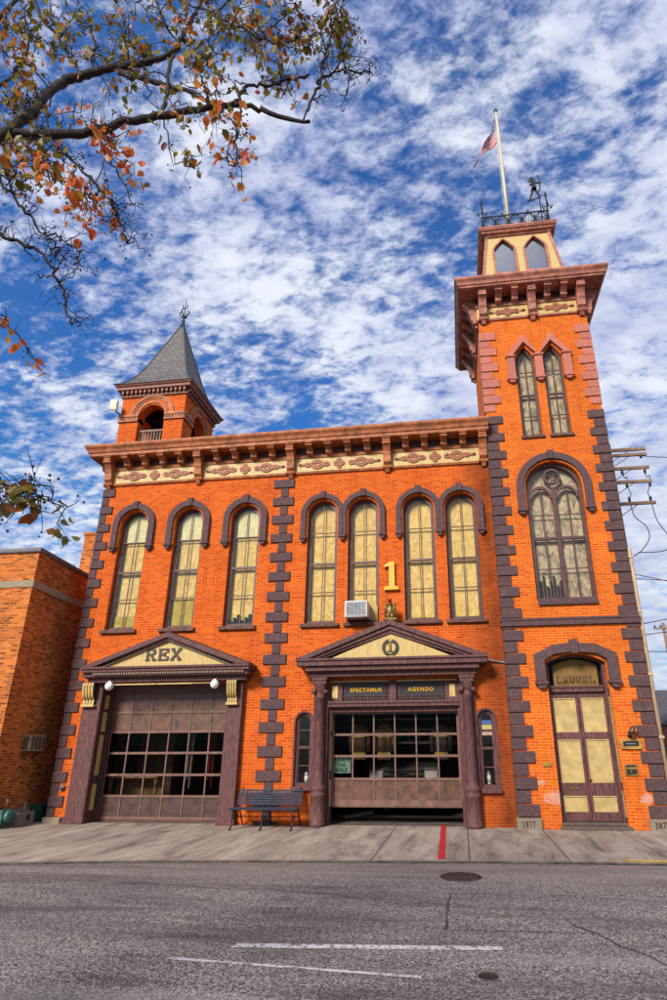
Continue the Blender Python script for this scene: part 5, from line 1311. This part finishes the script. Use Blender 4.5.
coat(-1.98, .85, (.14,.08,.03), 'brown coat with yellow bands added for muddled reflections above the truck')
coat(-.52, .85, (.06,.05,.05), 'black coat added for muddled reflections, rightmost in the right garage')
b = MB(); b.tube([(-3.0,.85,2.38),(-.2,.85,2.38)], .016, 6)
for x in (-2.9,-.3): b.tube([(x,.85,2.38),(x,.85,4.3)], .012, 5)
P('coat_rail', b, M['steel'])
lad = thing('ladder', (-1.0,1.2,1.9), 'pale ladder added for muddled reflections, hung level inside the right garage', 'ladder')  # ladder added with the coats to suggest muddled reflections
b = MB(); b.box(-1.75, -.15, 1.18, 1.22, 1.78, 1.84); b.box(-1.75, -.15, 1.18, 1.22, 2.10, 2.16); b.build('rail', plain('ladder_alloy', (.16,.14,.13), .4, .4), lad)
b = MB()
for k in range(6): b.tube([(-1.65+k*.28,1.2,1.80),(-1.65+k*.28,1.2,2.14)], .016, 6)
for x in (-1.6,-.3): b.tube([(x,1.2,2.14),(x,1.2,4.3)], .008, 4)
b.build('rung', bpy.data.materials['ladder_alloy'], lad)
WB = thing('workbench', (-8.7,.95,0), 'tan timber workbench added for a tan reflection inside the left garage door', 'workbench')  # added; stands in for a building's tan reflection in the glass
tm = plain('tan_reflection_timber', (.46,.27,.13), .6, var=.35, streak=True)
b = MB(); b.box(-9.45, -8.0, .75, 1.25, .98, 1.04); b.build('top', tm, WB)
for x in (-9.38, -8.10):
    for y in (.80, 1.18):
        b = MB(); b.box(x, x+.08, y, y+.07, 0, .98); b.build('leg', tm, WB)
b = MB(); b.box(-9.4, -8.05, 1.2, 1.24, .3, .98); b.build('back_board', tm, WB)
CB = thing('cabinet', (-8.6,2,0), 'dark cabinet at the back of the left garage', 'cabinet')
b = MB(); b.box(-9.3, -8.2, 2.0, 2.5, 0, 2.3); b.build('carcass', M['room'], CB)
b = MB()
for k in range(4): b.box(-9.25+k*.27, -9.02+k*.27, 1.975, 2.0, .1, 2.2)
b.build('door', plain('cabinet_door', (.16,.10,.07), .5), CB)

# ------------------------------------------------------------------ neighbouring building
NB = thing('brick_building', (-14,0,0), 'low mottled brick building with stone band left of the station', 'building')
A, B_, C_, D_ = (-10.97,-1.5), (-12.10,7.0), (-26,7.0), (-26,-1.5)
path = [D_, A, B_, C_]
b = MB(); b.sweep(path, [(0,-.1),(0,6.68),(-.3,6.68),(-.3,-.1)], True); b.build('wall', M['nbrick'], NB)
b = MB(); b.sweep(path, [(-.05,5.70),(.025,5.70),(.03,5.88),(-.05,5.90)], True); b.build('stone_band', stone('buff_band_stone', (.62,.49,.31), (.36,.28,.18)), NB)
b = MB(); b.sweep(path, [(-.34,6.66),(.05,6.66),(.06,6.70),(.05,6.78),(-.34,6.80)], True); b.build('coping', plain('lead_coping', (.15,.13,.14), .6, var=.3), NB)
b = MB(); b.add([(D_[0]+.2,D_[1]+.2,6.5),(A[0]-.2,A[1]+.2,6.5),(B_[0]-.2,B_[1]-.2,6.5),(C_[0]+.2,C_[1]-.2,6.5)], [(0,1,2,3)]); b.build('roof', M['slateb'], NB)
b = MB(); b.box(-12.98, -11.75, 3.0, 4.2, 6.3, 8.80); b.box(-13.02, -11.72, 2.96, 4.24, 8.80, 8.90); b.build('chimney', M['nbrick'], NB)
b = MB(); b.sweep([A, B_], [(-.02,0),(.10,0),(.10,.30),(.06,.34),(-.02,.34)]); b.build('plinth', stone('pale_plinth', (.56,.46,.30), (.3,.24,.15)), NB)
sw = MB()
for zz, yy in ((.0,.0),):
    sw.box(-16.5, -15.2, -1.52, -1.4, 1.0, 2.6)
W_ = sw.build('window', M['black'], NB); s_ = MB(); s_.box(-16.6, -15.1, -1.6, -1.45, .88, 1.0); s_.build('sill', M['greystone'], W_)
an = thing('antenna', (-12.75,3.4,8.9), 'thin metal antenna mast standing on the brick chimney', 'antenna')
b = MB(); b.tube([(-12.78,3.4,8.88),(-12.78,3.4,10.2)], .02, 6); b.build('mast', M['steel'], an)
b = MB(); b.tube([(-12.78,3.4,9.25),(-12.3,3.4,9.2)], .014, 5); b.tube([(-12.42,3.4,9.32),(-12.40,3.4,9.1)], .012, 5); b.build('arm', M['steel'], an)
wa = thing('air_conditioner', (-11.1,-.26,1.85), 'tan wall air conditioner on the shaded side of the low building', 'air conditioner')
b = MB(); b.box(-11.3, -10.90, -.52, .06, 1.68, 2.06); b.build('casing', plain('tan_metal', (.46,.34,.21), .5, var=.3), wa, .012)
b = MB()
for k in range(4): b.box(-10.90, -10.88, -.46+k*.13, -.38+k*.13, 1.72, 2.02)
for k in range(3): b.box(-11.15+k*.08, -11.11+k*.08, -.54, -.52, 1.72, 2.02)
b.build('louvre', plain('dark_louvre', (.12,.085,.055), .5), wa)
b = MB(); b.tube([(-11.3,-.5,1.45),(-10.87,-.5,1.65)], .02, 5); b.tube([(-11.3,.0,1.45),(-10.87,.0,1.65)], .02, 5); b.build('support_bracket', M['iron'], wa)
gm = thing('gas_meter', (-10.85,-.95,0), 'teal gas meter with bent pipes at the foot of the side wall', 'gas meter')
b = MB(); b.box(-10.98, -10.70, -1.25, -.95, .10, .40); b.lathe([(.11,0),(.14,.03),(.14,.10),(.1,.13)], 0, 0, 14, fn=lambda X,Y,Z:(-10.70+Z-.02, -1.08+X, .26+Y)); b.build('meter_body', M['teal'], gm, .03)
b = MB(); b.tube([(-10.82,-1.02,.38),(-10.82,-1.02,.62),(-10.95,-1.0,.62)], .028, 7); b.tube([(-10.82,-.9,.28),(-10.82,-.70,.28),(-10.82,-.62,.14),(-10.82,-.45,.10),(-10.82,-.38,.3),(-10.82,-.36,.52)], .028, 7); b.build('pipe', plain('dull_pipe', (.33,.26,.16), .5, .2, var=.3), gm)
b = MB(); b.box(-11.0, -10.62, -.80, -.22, 0, .30); b.lathe([(.075,0),(.075,.01)], 0, 0, 12, fn=lambda X,Y,Z:(-10.62+Z, -.45+X, .17+Y), mat=1)
tag(b.build('concrete_block', [stone('rough_concrete', (.36,.30,.22), (.18,.15,.11)), M['black']], None, .012), 'rough concrete block with a dark hole by the gas meter', 'block')
b = MB(); b.box(-11.05, -10.75, .15, .95, .02, .40)
for k in range(5): b.box(-10.75, -10.74, .2+k*.15, .3+k*.15, .05, .37)
tag(b.build('green_panel', M['green'], None), 'dark green metal panel in the gap beside the station', 'panel')

# ------------------------------------------------------------------ poles and wires
UP = thing('utility_pole', (6.83,8,0), 'wooden utility pole with five crossarms just behind the tower', 'utility pole')
b = MB(); b.tube([(6.83,8,0),(6.83,8,13.6)], [.17,.13], 12); b.build('pole', M['wood'], UP)
ins = plain('brown_insulator', (.06,.035,.03), .25, var=.2)
for z, dy in ((13.22,0),(12.97,.0),(12.36,0),(11.74,0),(10.78,0)):
    b = MB(); b.box(5.45, 8.30, 7.80+dy, 7.90+dy, z-.06, z+.06); b.tube([(6.83,7.86,z-.55),(7.6,7.86,z-.05)], .018, 5); b.tube([(6.83,7.86,z-.55),(6.06,7.86,z-.05)], .018, 5); b.build('crossarm', plain('crossarm_wood', (.34,.21,.13), .8, var=.3) if 'crossarm_wood' not in bpy.data.materials else bpy.data.materials['crossarm_wood'], UP)
for x, z in ((8.05,12.9),(7.2,12.2),(8.1,12.2),(7.3,11.6),(8.2,11.6),(7.3,10.98),(8.12,10.98)):
    b = MB(); b.lathe([(.02,z-.12),(.06,z-.10),(.04,z-.05),(.07,z-.02),(.045,z+.03),(.06,z+.06),(.02,z+.10)], x, 7.84, 8); b.build('insulator', ins, UP)
def cat(pts, n=10):
    out = []
    P_ = [Vector(p) for p in pts]
    for i in range(len(P_)-1):
        a = P_[max(i-1,0)]; b = P_[i]; c = P_[i+1]; d = P_[min(i+2,len(P_)-1)]
        for k in range(n):
            t = k/n; out.append(.5*((2*b) + (c-a)*t + (2*a-5*b+4*c-d)*t*t + (3*b-a-3*c+d)*t**3))
    return out + [P_[-1]]
wm = plain('black_wire', (.02,.02,.025), .5, var=.1)
for pts in ([(7.32,7.84,10.7),(7.38,7.8,10.2),(7.75,7.8,9.75),(7.78,7.8,9.25),(7.4,7.85,8.75),(6.95,7.9,8.5)], [(8.14,7.84,10.7),(8.2,7.8,10.0),(8.5,7.8,9.3),(8.45,7.8,8.85),(8.1,7.85,8.7),(7.3,7.9,8.72)], [(7.2,7.84,12.2),(7.25,7.8,11.9),(7.35,7.8,11.95),(7.3,7.84,11.6)], [(8.1,7.84,12.2),(8.12,7.8,11.9),(8.25,7.8,11.95),(8.2,7.84,11.6)], [(7.3,7.84,11.55),(7.38,7.8,11.2),(7.3,7.84,11.0)], [(8.2,7.84,11.55),(8.05,7.8,11.2),(8.12,7.84,11.0)]):
    b = MB(); b.tube(cat(pts), .018, 5); b.build('jumper_wire', wm, UP)
def wire(a, c, sag, label, r=.016):
    a, c = Vector(a), Vector(c); b = MB()
    b.tube([a.lerp(c, k/16) - Vector((0,0,sag*4*(k/16)*(1-k/16))) for k in range(17)], r, 5)
    tag(b.build('power_line', wm), label, 'wire', 'wires running right from the utility pole')
wire((6.9,8,5.9), (26,8,10.2), .3, 'dark wire climbing steeply to the right, upper one beside tower')
wire((6.9,8,5.5), (26,8,9.2), .5, 'dark wire climbing to the right, just under the steepest one')
wire((6.9,8,4.9), (30,10,5.2), .2, 'nearly level lowest wire to the right of the tower')
wire((8.0,7.85,12.9), (11.5,-2,8.2), .3, 'long wire dropping steeply from the top crossarm end')
wire((6.95,8,7.9), (24,8,5.0), .5, 'dark wire falling away to the right at mid height')
wire((6.95,8,7.7), (24,8,6.9), .25, 'dark wire running slightly down below the looped jumpers')
UP2 = thing('utility_pole', (18.6,40,0), 'distant utility pole behind the tower with its crossarm showing', 'utility pole')
b = MB(); b.tube([(18.6,40,0),(18.6,40,11.6)], [.18,.13], 8); b.build('pole', M['wood'], UP2)
b = MB(); b.box(17.7, 19.9, 39.8, 39.92, 11.0, 11.14); b.build('crossarm', bpy.data.materials['crossarm_wood'], UP2)
for x in (17.8,18.3,18.9,19.3,19.7):
    b = MB(); b.lathe([(.09,11.14),(.06,11.35),(.02,11.42)], x, 39.86, 6); b.build('insulator', ins, UP2)

# far house and hill at the right edge
HS = thing('house', (19,33,0), 'grey house with a dark gabled roof beyond the tower', 'house')
b = MB(); b.box(13.6, 24, 31, 39, -.1, 3.0); b.build('wall', plain('grey_siding', (.46,.47,.50), .7, var=.2), HS)
b = MB(); b.prism([(30.4,2.9),(35,5.2),(39.6,2.9),(39.6,3.05),(35,5.4),(30.4,3.05)], 13.2, 24.4, lambda u, d, z: (d, u, z)); b.prism([(31,3.0),(35,5.15),(39,3.0)], 13.6, 24, lambda u, d, z: (d, u, z)); b.build('roof', plain('dark_shingle', (.085,.075,.08), .8, var=.3), HS)
for x in (14.3, 16.5, 19):
    b = MB(); b.box(x, x+1.0, 30.96, 31.05, 1.0, 2.3); f_ = b.build('window', M['white'], HS); b = MB(); b.box(x+.08, x+.92, 30.94, 30.97, 1.08, 2.22); b.build('pane', M['black'], f_)
SH = thing('shed', (11.9,20,0), 'rust red garden shed between the tower and grey house', 'shed')
b = MB(); b.box(10.9, 12.6, 20, 22, -.1, 2.6); b.build('wall', plain('rust_red_boards', (.30,.075,.045), .7, var=.35), SH); b = MB(); b.prism([(10.7,2.55),(11.75,3.2),(12.8,2.55)], 19.8, 22.2); b.build('roof', plain('shed_roof', (.12,.09,.085), .8), SH)
b = MB(); nx_, ny_ = 60, 16; vs = []; fs = []
for j in range(ny_+1):
    for i in range(nx_+1):
        x = -60 + i*6.5; y = 130 + j*9; k = math.sin(PI*min(1, j/ny_*1.15))*math.sin(PI*i/nx_)**.5 if 0 < i < nx_ else 0
        vs.append((x, y, -.5 + max(0, k)*(13 + 2.2*math.sin(i*.7) + 1.5*math.sin(i*1.9+j)) + random.uniform(0, 1.0)*(k > .05)))
for j in range(ny_):
    for i in range(nx_): a = j*(nx_+1)+i; fs.append((a, a+1, a+nx_+2, a+nx_+1))
b.add(vs, fs, 0, True); tag(b.build('hill', plain('wooded_hill', (.035,.048,.024), .9, var=.6, scale=.25, col2=(.085,.065,.02))), kind='structure')

# ------------------------------------------------------------------ the tree overhead
TR_ = thing('tree', (-4.9,-12.9,.09), 'autumn street tree whose thinning orange and olive branches hang in', 'tree')
def leafmat(name, stops):
    m = NT(name); rn = m.n.new('ShaderNodeNewGeometry').outputs['Random Per Island']; p = m.pos()
    c = m.ramp(rn, stops); c = m.mix(m.math('MULTIPLY', m.noise(p, 60, 3, .7), .5), c, C(.12,.03,.01))
    m.put(m.b.inputs['Base Color'], c); m.b.inputs['Roughness'].default_value = .5
    tl = m.node('ShaderNodeBsdfTranslucent'); m.t.links.new(c, tl.inputs[0])
    mx = m.node('ShaderNodeMixShader'); mx.inputs[0].default_value = .5; m.t.links.new(m.b.outputs[0], mx.inputs[1]); m.t.links.new(tl.outputs[0], mx.inputs[2])
    m.t.links.new(mx.outputs[0], m.n['Material Output'].inputs[0]); return m.mat
LG = leafmat('olive_leaves', [(0,(.10,.11,.015)),(.3,(.20,.21,.022)),(.55,(.34,.29,.035)),(.74,(.46,.30,.04)),(.86,(.30,.07,.02)),(.94,(.52,.16,.02)),(1,(.14,.16,.02))])
LO = leafmat('orange_leaves', [(0,(.72,.14,.02)),(.3,(.82,.30,.03)),(.55,(.74,.08,.03)),(.75,(.80,.42,.05)),(1,(.46,.08,.02))])
LBR = []
tw_ = MB()
tw_.tube(cat([(-4.95,-12.95,-.05),(-4.9,-12.9,1.2),(-4.75,-12.85,2.8),(-4.5,-12.8,4.0)]), [.24 - .10*k/30 for k in range(31)], 12)
tw_.tube(cat([(-4.5,-12.8,4.0),(-4.1,-12.7,4.9),BRANCHES[0][0][:3]]), [.13-.07*k/20 for k in range(21)], 9)
tw_.tube(cat([(-4.1,-12.7,4.9),(-3.7,-12.6,5.4),BRANCHES[1][0][:3]]), .055, 8)
tw_.tube(cat([(-4.6,-12.8,3.7),(-4.9,-12.7,5.2),(-5.2,-12.4,7.2),(-5.4,-12.2,9)]), [.12-.08*k/30 for k in range(31)], 9)
tw_.tube(cat([(-4.55,-12.8,3.9),(-4.4,-13.3,5.5),(-4.3,-13.8,7.6)]), [.10-.06*k/20 for k in range(21)], 8)
for i in (10, 26, 27): tw_.tube(cat([(-4.6,-12.8,3.7), (-3.9,-12.75,(BRANCHES[i][0][2]+3.7)/2+.2), BRANCHES[i][0][:3]]), [.04-.025*k/20 for k in range(21)], 7)
for i, x0 in ((14,0),(16,0),(20,0)): tw_.tube(cat([(-4.1,-12.7,4.9), BRANCHES[i][0][:3]]), .018, 6)
nodes = []
for br in BRANCHES:
    pts = cat([p[:3] for p in br], 5)
    rr = []
    for i in range(len(br)-1): rr += [br[i][3]+(br[i+1][3]-br[i][3])*k/5 for k in range(5)]
    rr.append(br[-1][3])
    big = rr[0] > .015
    pts = [p + Vector((random.gauss(0,1), random.gauss(0,1), random.gauss(0,1)))*(.008 if big else .010) for p in pts]
    rr = [r*random.uniform(.88, 1.14)*(.66 if r > .012 else .95) for r in rr]
    tw_.tube(pts, rr, 9 if big else 6); nodes += [(p, r) for p, r in zip(pts, rr)]
lf = MB(); be = MB()
def leaf(p, L, mat):
    d = Vector((random.gauss(0,.7), random.gauss(0,.7), -1 + random.gauss(0,.55))).normalized()
    s_ = d.cross(Vector((random.gauss(0,1), random.gauss(0,1), random.gauss(0,1)))).normalized(); n = d.cross(s_)
    w = L*random.uniform(.30, .42); f = random.uniform(.1, .5)*w; c = random.uniform(-.1, .25)*L
    q = [p, p+d*L*.30+s_*w+n*f, p+d*L*.68+s_*w*.78+n*(f+c*.3), p+d*L+n*c, p+d*L*.68-s_*w*.78+n*(f+c*.3), p+d*L*.30-s_*w+n*f, p+d*L*.5+n*c*.2]
    lf.add(q, [(0,1,6),(1,2,6),(2,3,6),(3,4,6),(4,5,6),(5,0,6)], mat, False)
def twig(p0, p1, r):
    L = (p1-p0).length; n = max(4, int(L/.045)); pts = []
    for k in range(n+1):
        t = k/n; j = .018*min(1, t*3)
        pts.append(p0.lerp(p1, t) + Vector((0,0,.12*L*math.sin(PI*t))) + Vector((random.gauss(0,j), random.gauss(0,j), random.gauss(0,j))))
    tw_.tube(pts, [r*(1-.55*k/n) for k in range(n+1)], 5)
    for _ in range(random.randint(1, 3)):
        a = random.choice(pts[n//3:]); q = a + Vector((random.gauss(0,.06), random.gauss(0,.06), random.gauss(.01,.06))); m_ = a.lerp(q,.5) + Vector((random.gauss(0,.015), 0, random.gauss(0,.015)))
        tw_.tube([a, m_, q], [r*.6, r*.5, r*.35], 4)
        if random.random() < .5: berry(q)
    return pts
def berry(q):
    for _ in range(random.randint(1, 4)):
        c = q + Vector((random.gauss(0,.018), random.gauss(0,.018), random.gauss(-.01,.018))); r = random.uniform(.005, .009)
        be.lathe([(.001,-r),(r*.8,-r*.5),(r,0),(r*.8,r*.5),(.001,r)], c.x, c.y, 6, fn=lambda X,Y,Z: (X, Y, Z+c.z))
def cluster(cx, cy, cz, rx, rz, n, pal, size=1.0, tw=True):
    c = Vector((cx, cy, cz)); tips = []
    if tw:
        for _ in range(max(3, int(n*.30))):
            t = c + Vector((random.gauss(0,.55)*rx, random.gauss(0,.16), random.gauss(0,.55)*rz))
            best = min(nodes, key=lambda q: (q[0]-t).length + .15*random.random()); pts = twig(best[0], t, min(.0065, max(.0042, best[1]*.6))); tips += pts[len(pts)//2:]
            if len(nodes) < 2500: nodes.extend((p, .004) for p in pts[1::2])
    for _ in range(n):
        if tips and random.random() < .6: p = random.choice(tips) + Vector((random.gauss(0,.02), random.gauss(0,.03), random.gauss(-.01,.02)))
        else: p = c + Vector((random.gauss(0,.5)*rx, random.gauss(0,.18), random.gauss(0,.5)*rz))
        mt = pal if random.random() < .92 else 1-pal
        leaf(p, random.uniform(.040, .085)*size, mt)
for cl in CLUSTERS: cluster(*cl[:3], cl[3]*(.7 if cl[2] < 4 else 1.25), cl[4]*(.9 if cl[2] < 4 else 1.2), int(cl[5]*(.8 if cl[2] < 4 else (1.5 if cl[6] else 2.3))), cl[6], .9 if cl[2] < 4 else 1.02, True)
# bare curly twigs at the ends
for bi in (6, 7, 8, 9, 10, 13, 14, 15):
    for p in BRANCHES[bi][1:]:
        for _ in range(3):
            q = Vector(p[:3]); twig(q, q + Vector((random.gauss(.03,.10), random.gauss(0,.08), random.gauss(0,.09))), .0038)
# the rest of the crown, out of the picture to the left
for _ in range(40):
    c = Vector((random.uniform(-6.6,-4.3), random.uniform(-14.2,-11.8), random.uniform(5.2,9.6))); cluster(c.x, c.y, c.z, .35, .3, 14, random.choice((0,0,1)), 1.1, False)
tk = tw_.build('trunk', M['bark'], TR_); lf.build('crown', [LG, LO], TR_, recalc=False); be.build('berries', plain('dark_berry', (.075,.018,.02), .4, var=.3, bump=0), TR_)

# ------------------------------------------------------------------ sky, sun, camera
EL, AZ = 33, 204      # sun elevation and compass rotation (0 = +Y, clockwise)
wd = bpy.data.worlds.new('World'); SC.world = wd; wd.use_nodes = True
t = wd.node_tree; N = t.nodes; Lk = t.links
bg = N['Background']
def nd(ty, **kw):
    n = N.new(ty)
    for k, v in kw.items():
        if k in n.inputs: n.inputs[k].default_value = v
        else: setattr(n, k, v)
    return n
def ma(op, a, b=0., clamp=False):
    n = nd('ShaderNodeMath', operation=op, use_clamp=clamp)
    for i, v in enumerate((a, b)):
        if isinstance(v, bpy.types.NodeSocket): Lk.new(v, n.inputs[i])
        else: n.inputs[i].default_value = v
    return n.outputs[0]
def mixc(f, a, b, mode='MIX'):
    n = nd('ShaderNodeMix', data_type='RGBA', blend_type=mode)
    for i, v in ((0, f), (6, a), (7, b)):
        if isinstance(v, bpy.types.NodeSocket): Lk.new(v, n.inputs[i])
        else: n.inputs[i].default_value = v
    return n.outputs[2]
sky = nd('ShaderNodeTexSky', sky_type='NISHITA', sun_disc=False, sun_elevation=math.radians(EL), sun_rotation=math.radians(AZ))
sky.air_density = 1.0; sky.dust_density = .6; sky.ozone_density = 2.0
tc = nd('ShaderNodeTexCoord'); sp = nd('ShaderNodeSeparateXYZ'); Lk.new(tc.outputs['Generated'], sp.inputs[0])
den = ma('ADD', ma('MAXIMUM', sp.outputs[2], 0.0), .22)
cb = nd('ShaderNodeCombineXYZ'); Lk.new(ma('DIVIDE', sp.outputs[0], den), cb.inputs[0]); Lk.new(ma('DIVIDE', sp.outputs[1], den), cb.inputs[1])
mp = nd('ShaderNodeMapping'); Lk.new(cb.outputs[0], mp.inputs[0]); mp.inputs['Rotation'].default_value = (0,0,.6); mp.inputs['Scale'].default_value = (.85,1.3,1)
def noise(sc, det, ro, di, off=0, vec=None):
    n = nd('ShaderNodeTexNoise', Scale=sc, Detail=det, Roughness=ro, Distortion=di)
    m2 = nd('ShaderNodeMapping'); Lk.new(vec or mp.outputs[0], m2.inputs[0]); m2.inputs['Location'].default_value = (off, off*.7, off*.3); Lk.new(m2.outputs[0], n.inputs['Vector'])
    return n.outputs['Fac']
big = noise(2.0, 4, .55, .3, 3.1); puff = noise(14, 6, .60, .30, 1.7); fine = noise(46, 5, .66, .3, 5.2)
lowz = nd('ShaderNodeMapRange'); Lk.new(sp.outputs[2], lowz.inputs[0]); lowz.inputs[1].default_value = 0.; lowz.inputs[2].default_value = .55
# the cloud deck thickens towards the right (east) of the view
cov = ma('ADD', ma('MULTIPLY', sp.outputs[0], .22), ma('MULTIPLY', big, .80))
cov = ma('ADD', cov, ma('MULTIPLY', ma('SUBTRACT', 1.0, lowz.outputs[0]), .16))
d = ma('ADD', ma('ADD', ma('MULTIPLY', puff, .84), ma('MULTIPLY', fine, .60)), ma('SUBTRACT', cov, 1.035))
mask = nd('ShaderNodeMapRange', interpolation_type='SMOOTHSTEP'); Lk.new(d, mask.inputs[0]); mask.inputs[1].default_value = -.14; mask.inputs[2].default_value = .20
msk = ma('ADD', ma('MULTIPLY', mask.outputs[0], .93), .05)
blue = mixc(1.0, sky.outputs[0], mixc(lowz.outputs[0], (.16,.80,1.08,1), (.12,.64,1.24,1)), 'MULTIPLY')
shade = noise(3.2, 6, .6, .3, 9.4)
sh = nd('ShaderNodeMapRange'); Lk.new(ma('ADD', ma('MULTIPLY', shade, .6), ma('MULTIPLY', puff, .5)), sh.inputs[0]); sh.inputs[1].default_value = .42; sh.inputs[2].default_value = .68
ccol = mixc(sh.outputs[0], (2.5,2.9,4.9,1), (6.0,6.3,7.0,1))
ccol = mixc(ma('MULTIPLY', ma('SUBTRACT', 1.0, lowz.outputs[0]), .45), ccol, (4.6,5.2,5.6,1))
Lk.new(mixc(msk, blue, ccol), bg.inputs['Color']); bg.inputs['Strength'].default_value = .092

az = math.radians(AZ); el = math.radians(EL)
sd = Vector((math.sin(az)*math.cos(el), math.cos(az)*math.cos(el), math.sin(el)))
sl = bpy.data.lights.new('sun', 'SUN'); sl.energy = 3.3; sl.angle = math.radians(14); sl.color = (1, .91, .80)
so = bpy.data.objects.new('sun', sl); COL.objects.link(so); so.rotation_euler = (-sd).to_track_quat('-Z', 'Y').to_euler(); so.location = (0, -20, 30)

cam = bpy.data.cameras.new('camera'); co = bpy.data.objects.new('camera', cam); COL.objects.link(co)
r_ = Vector((0.99146343,0.13020674,-0.00681722)); u_ = Vector((0.05287669,-0.3537379,0.93384878)); b_ = Vector((0.1191819,-0.92623739,-0.35760309))
co.matrix_world = Matrix(((r_.x,u_.x,b_.x,0),(r_.y,u_.y,b_.y,-15),(r_.z,u_.z,b_.z,1.88),(0,0,0,1)))
cam.sensor_fit = 'VERTICAL'; cam.sensor_height = 36; cam.lens = .57757*36
cam.shift_x = -(380.28-333.5)/1000; cam.shift_y = (518.78-500)/1000; cam.clip_end = 2000; cam.clip_start = .05
SC.camera = co
SC.render.resolution_x = 683; SC.render.resolution_y = 1024
vs_ = SC.view_settings; vs_.view_transform = 'Standard'; vs_.look = 'None'; vs_.gamma = 1; vs_.exposure = .66; vs_.use_curve_mapping = False
SC.render.engine = 'CYCLES'; SC.cycles.max_bounces = 6; SC.cycles.transparent_max_bounces = 8; SC.cycles.use_denoising = True
SC.cycles.caustics_reflective = False; SC.cycles.caustics_refractive = False
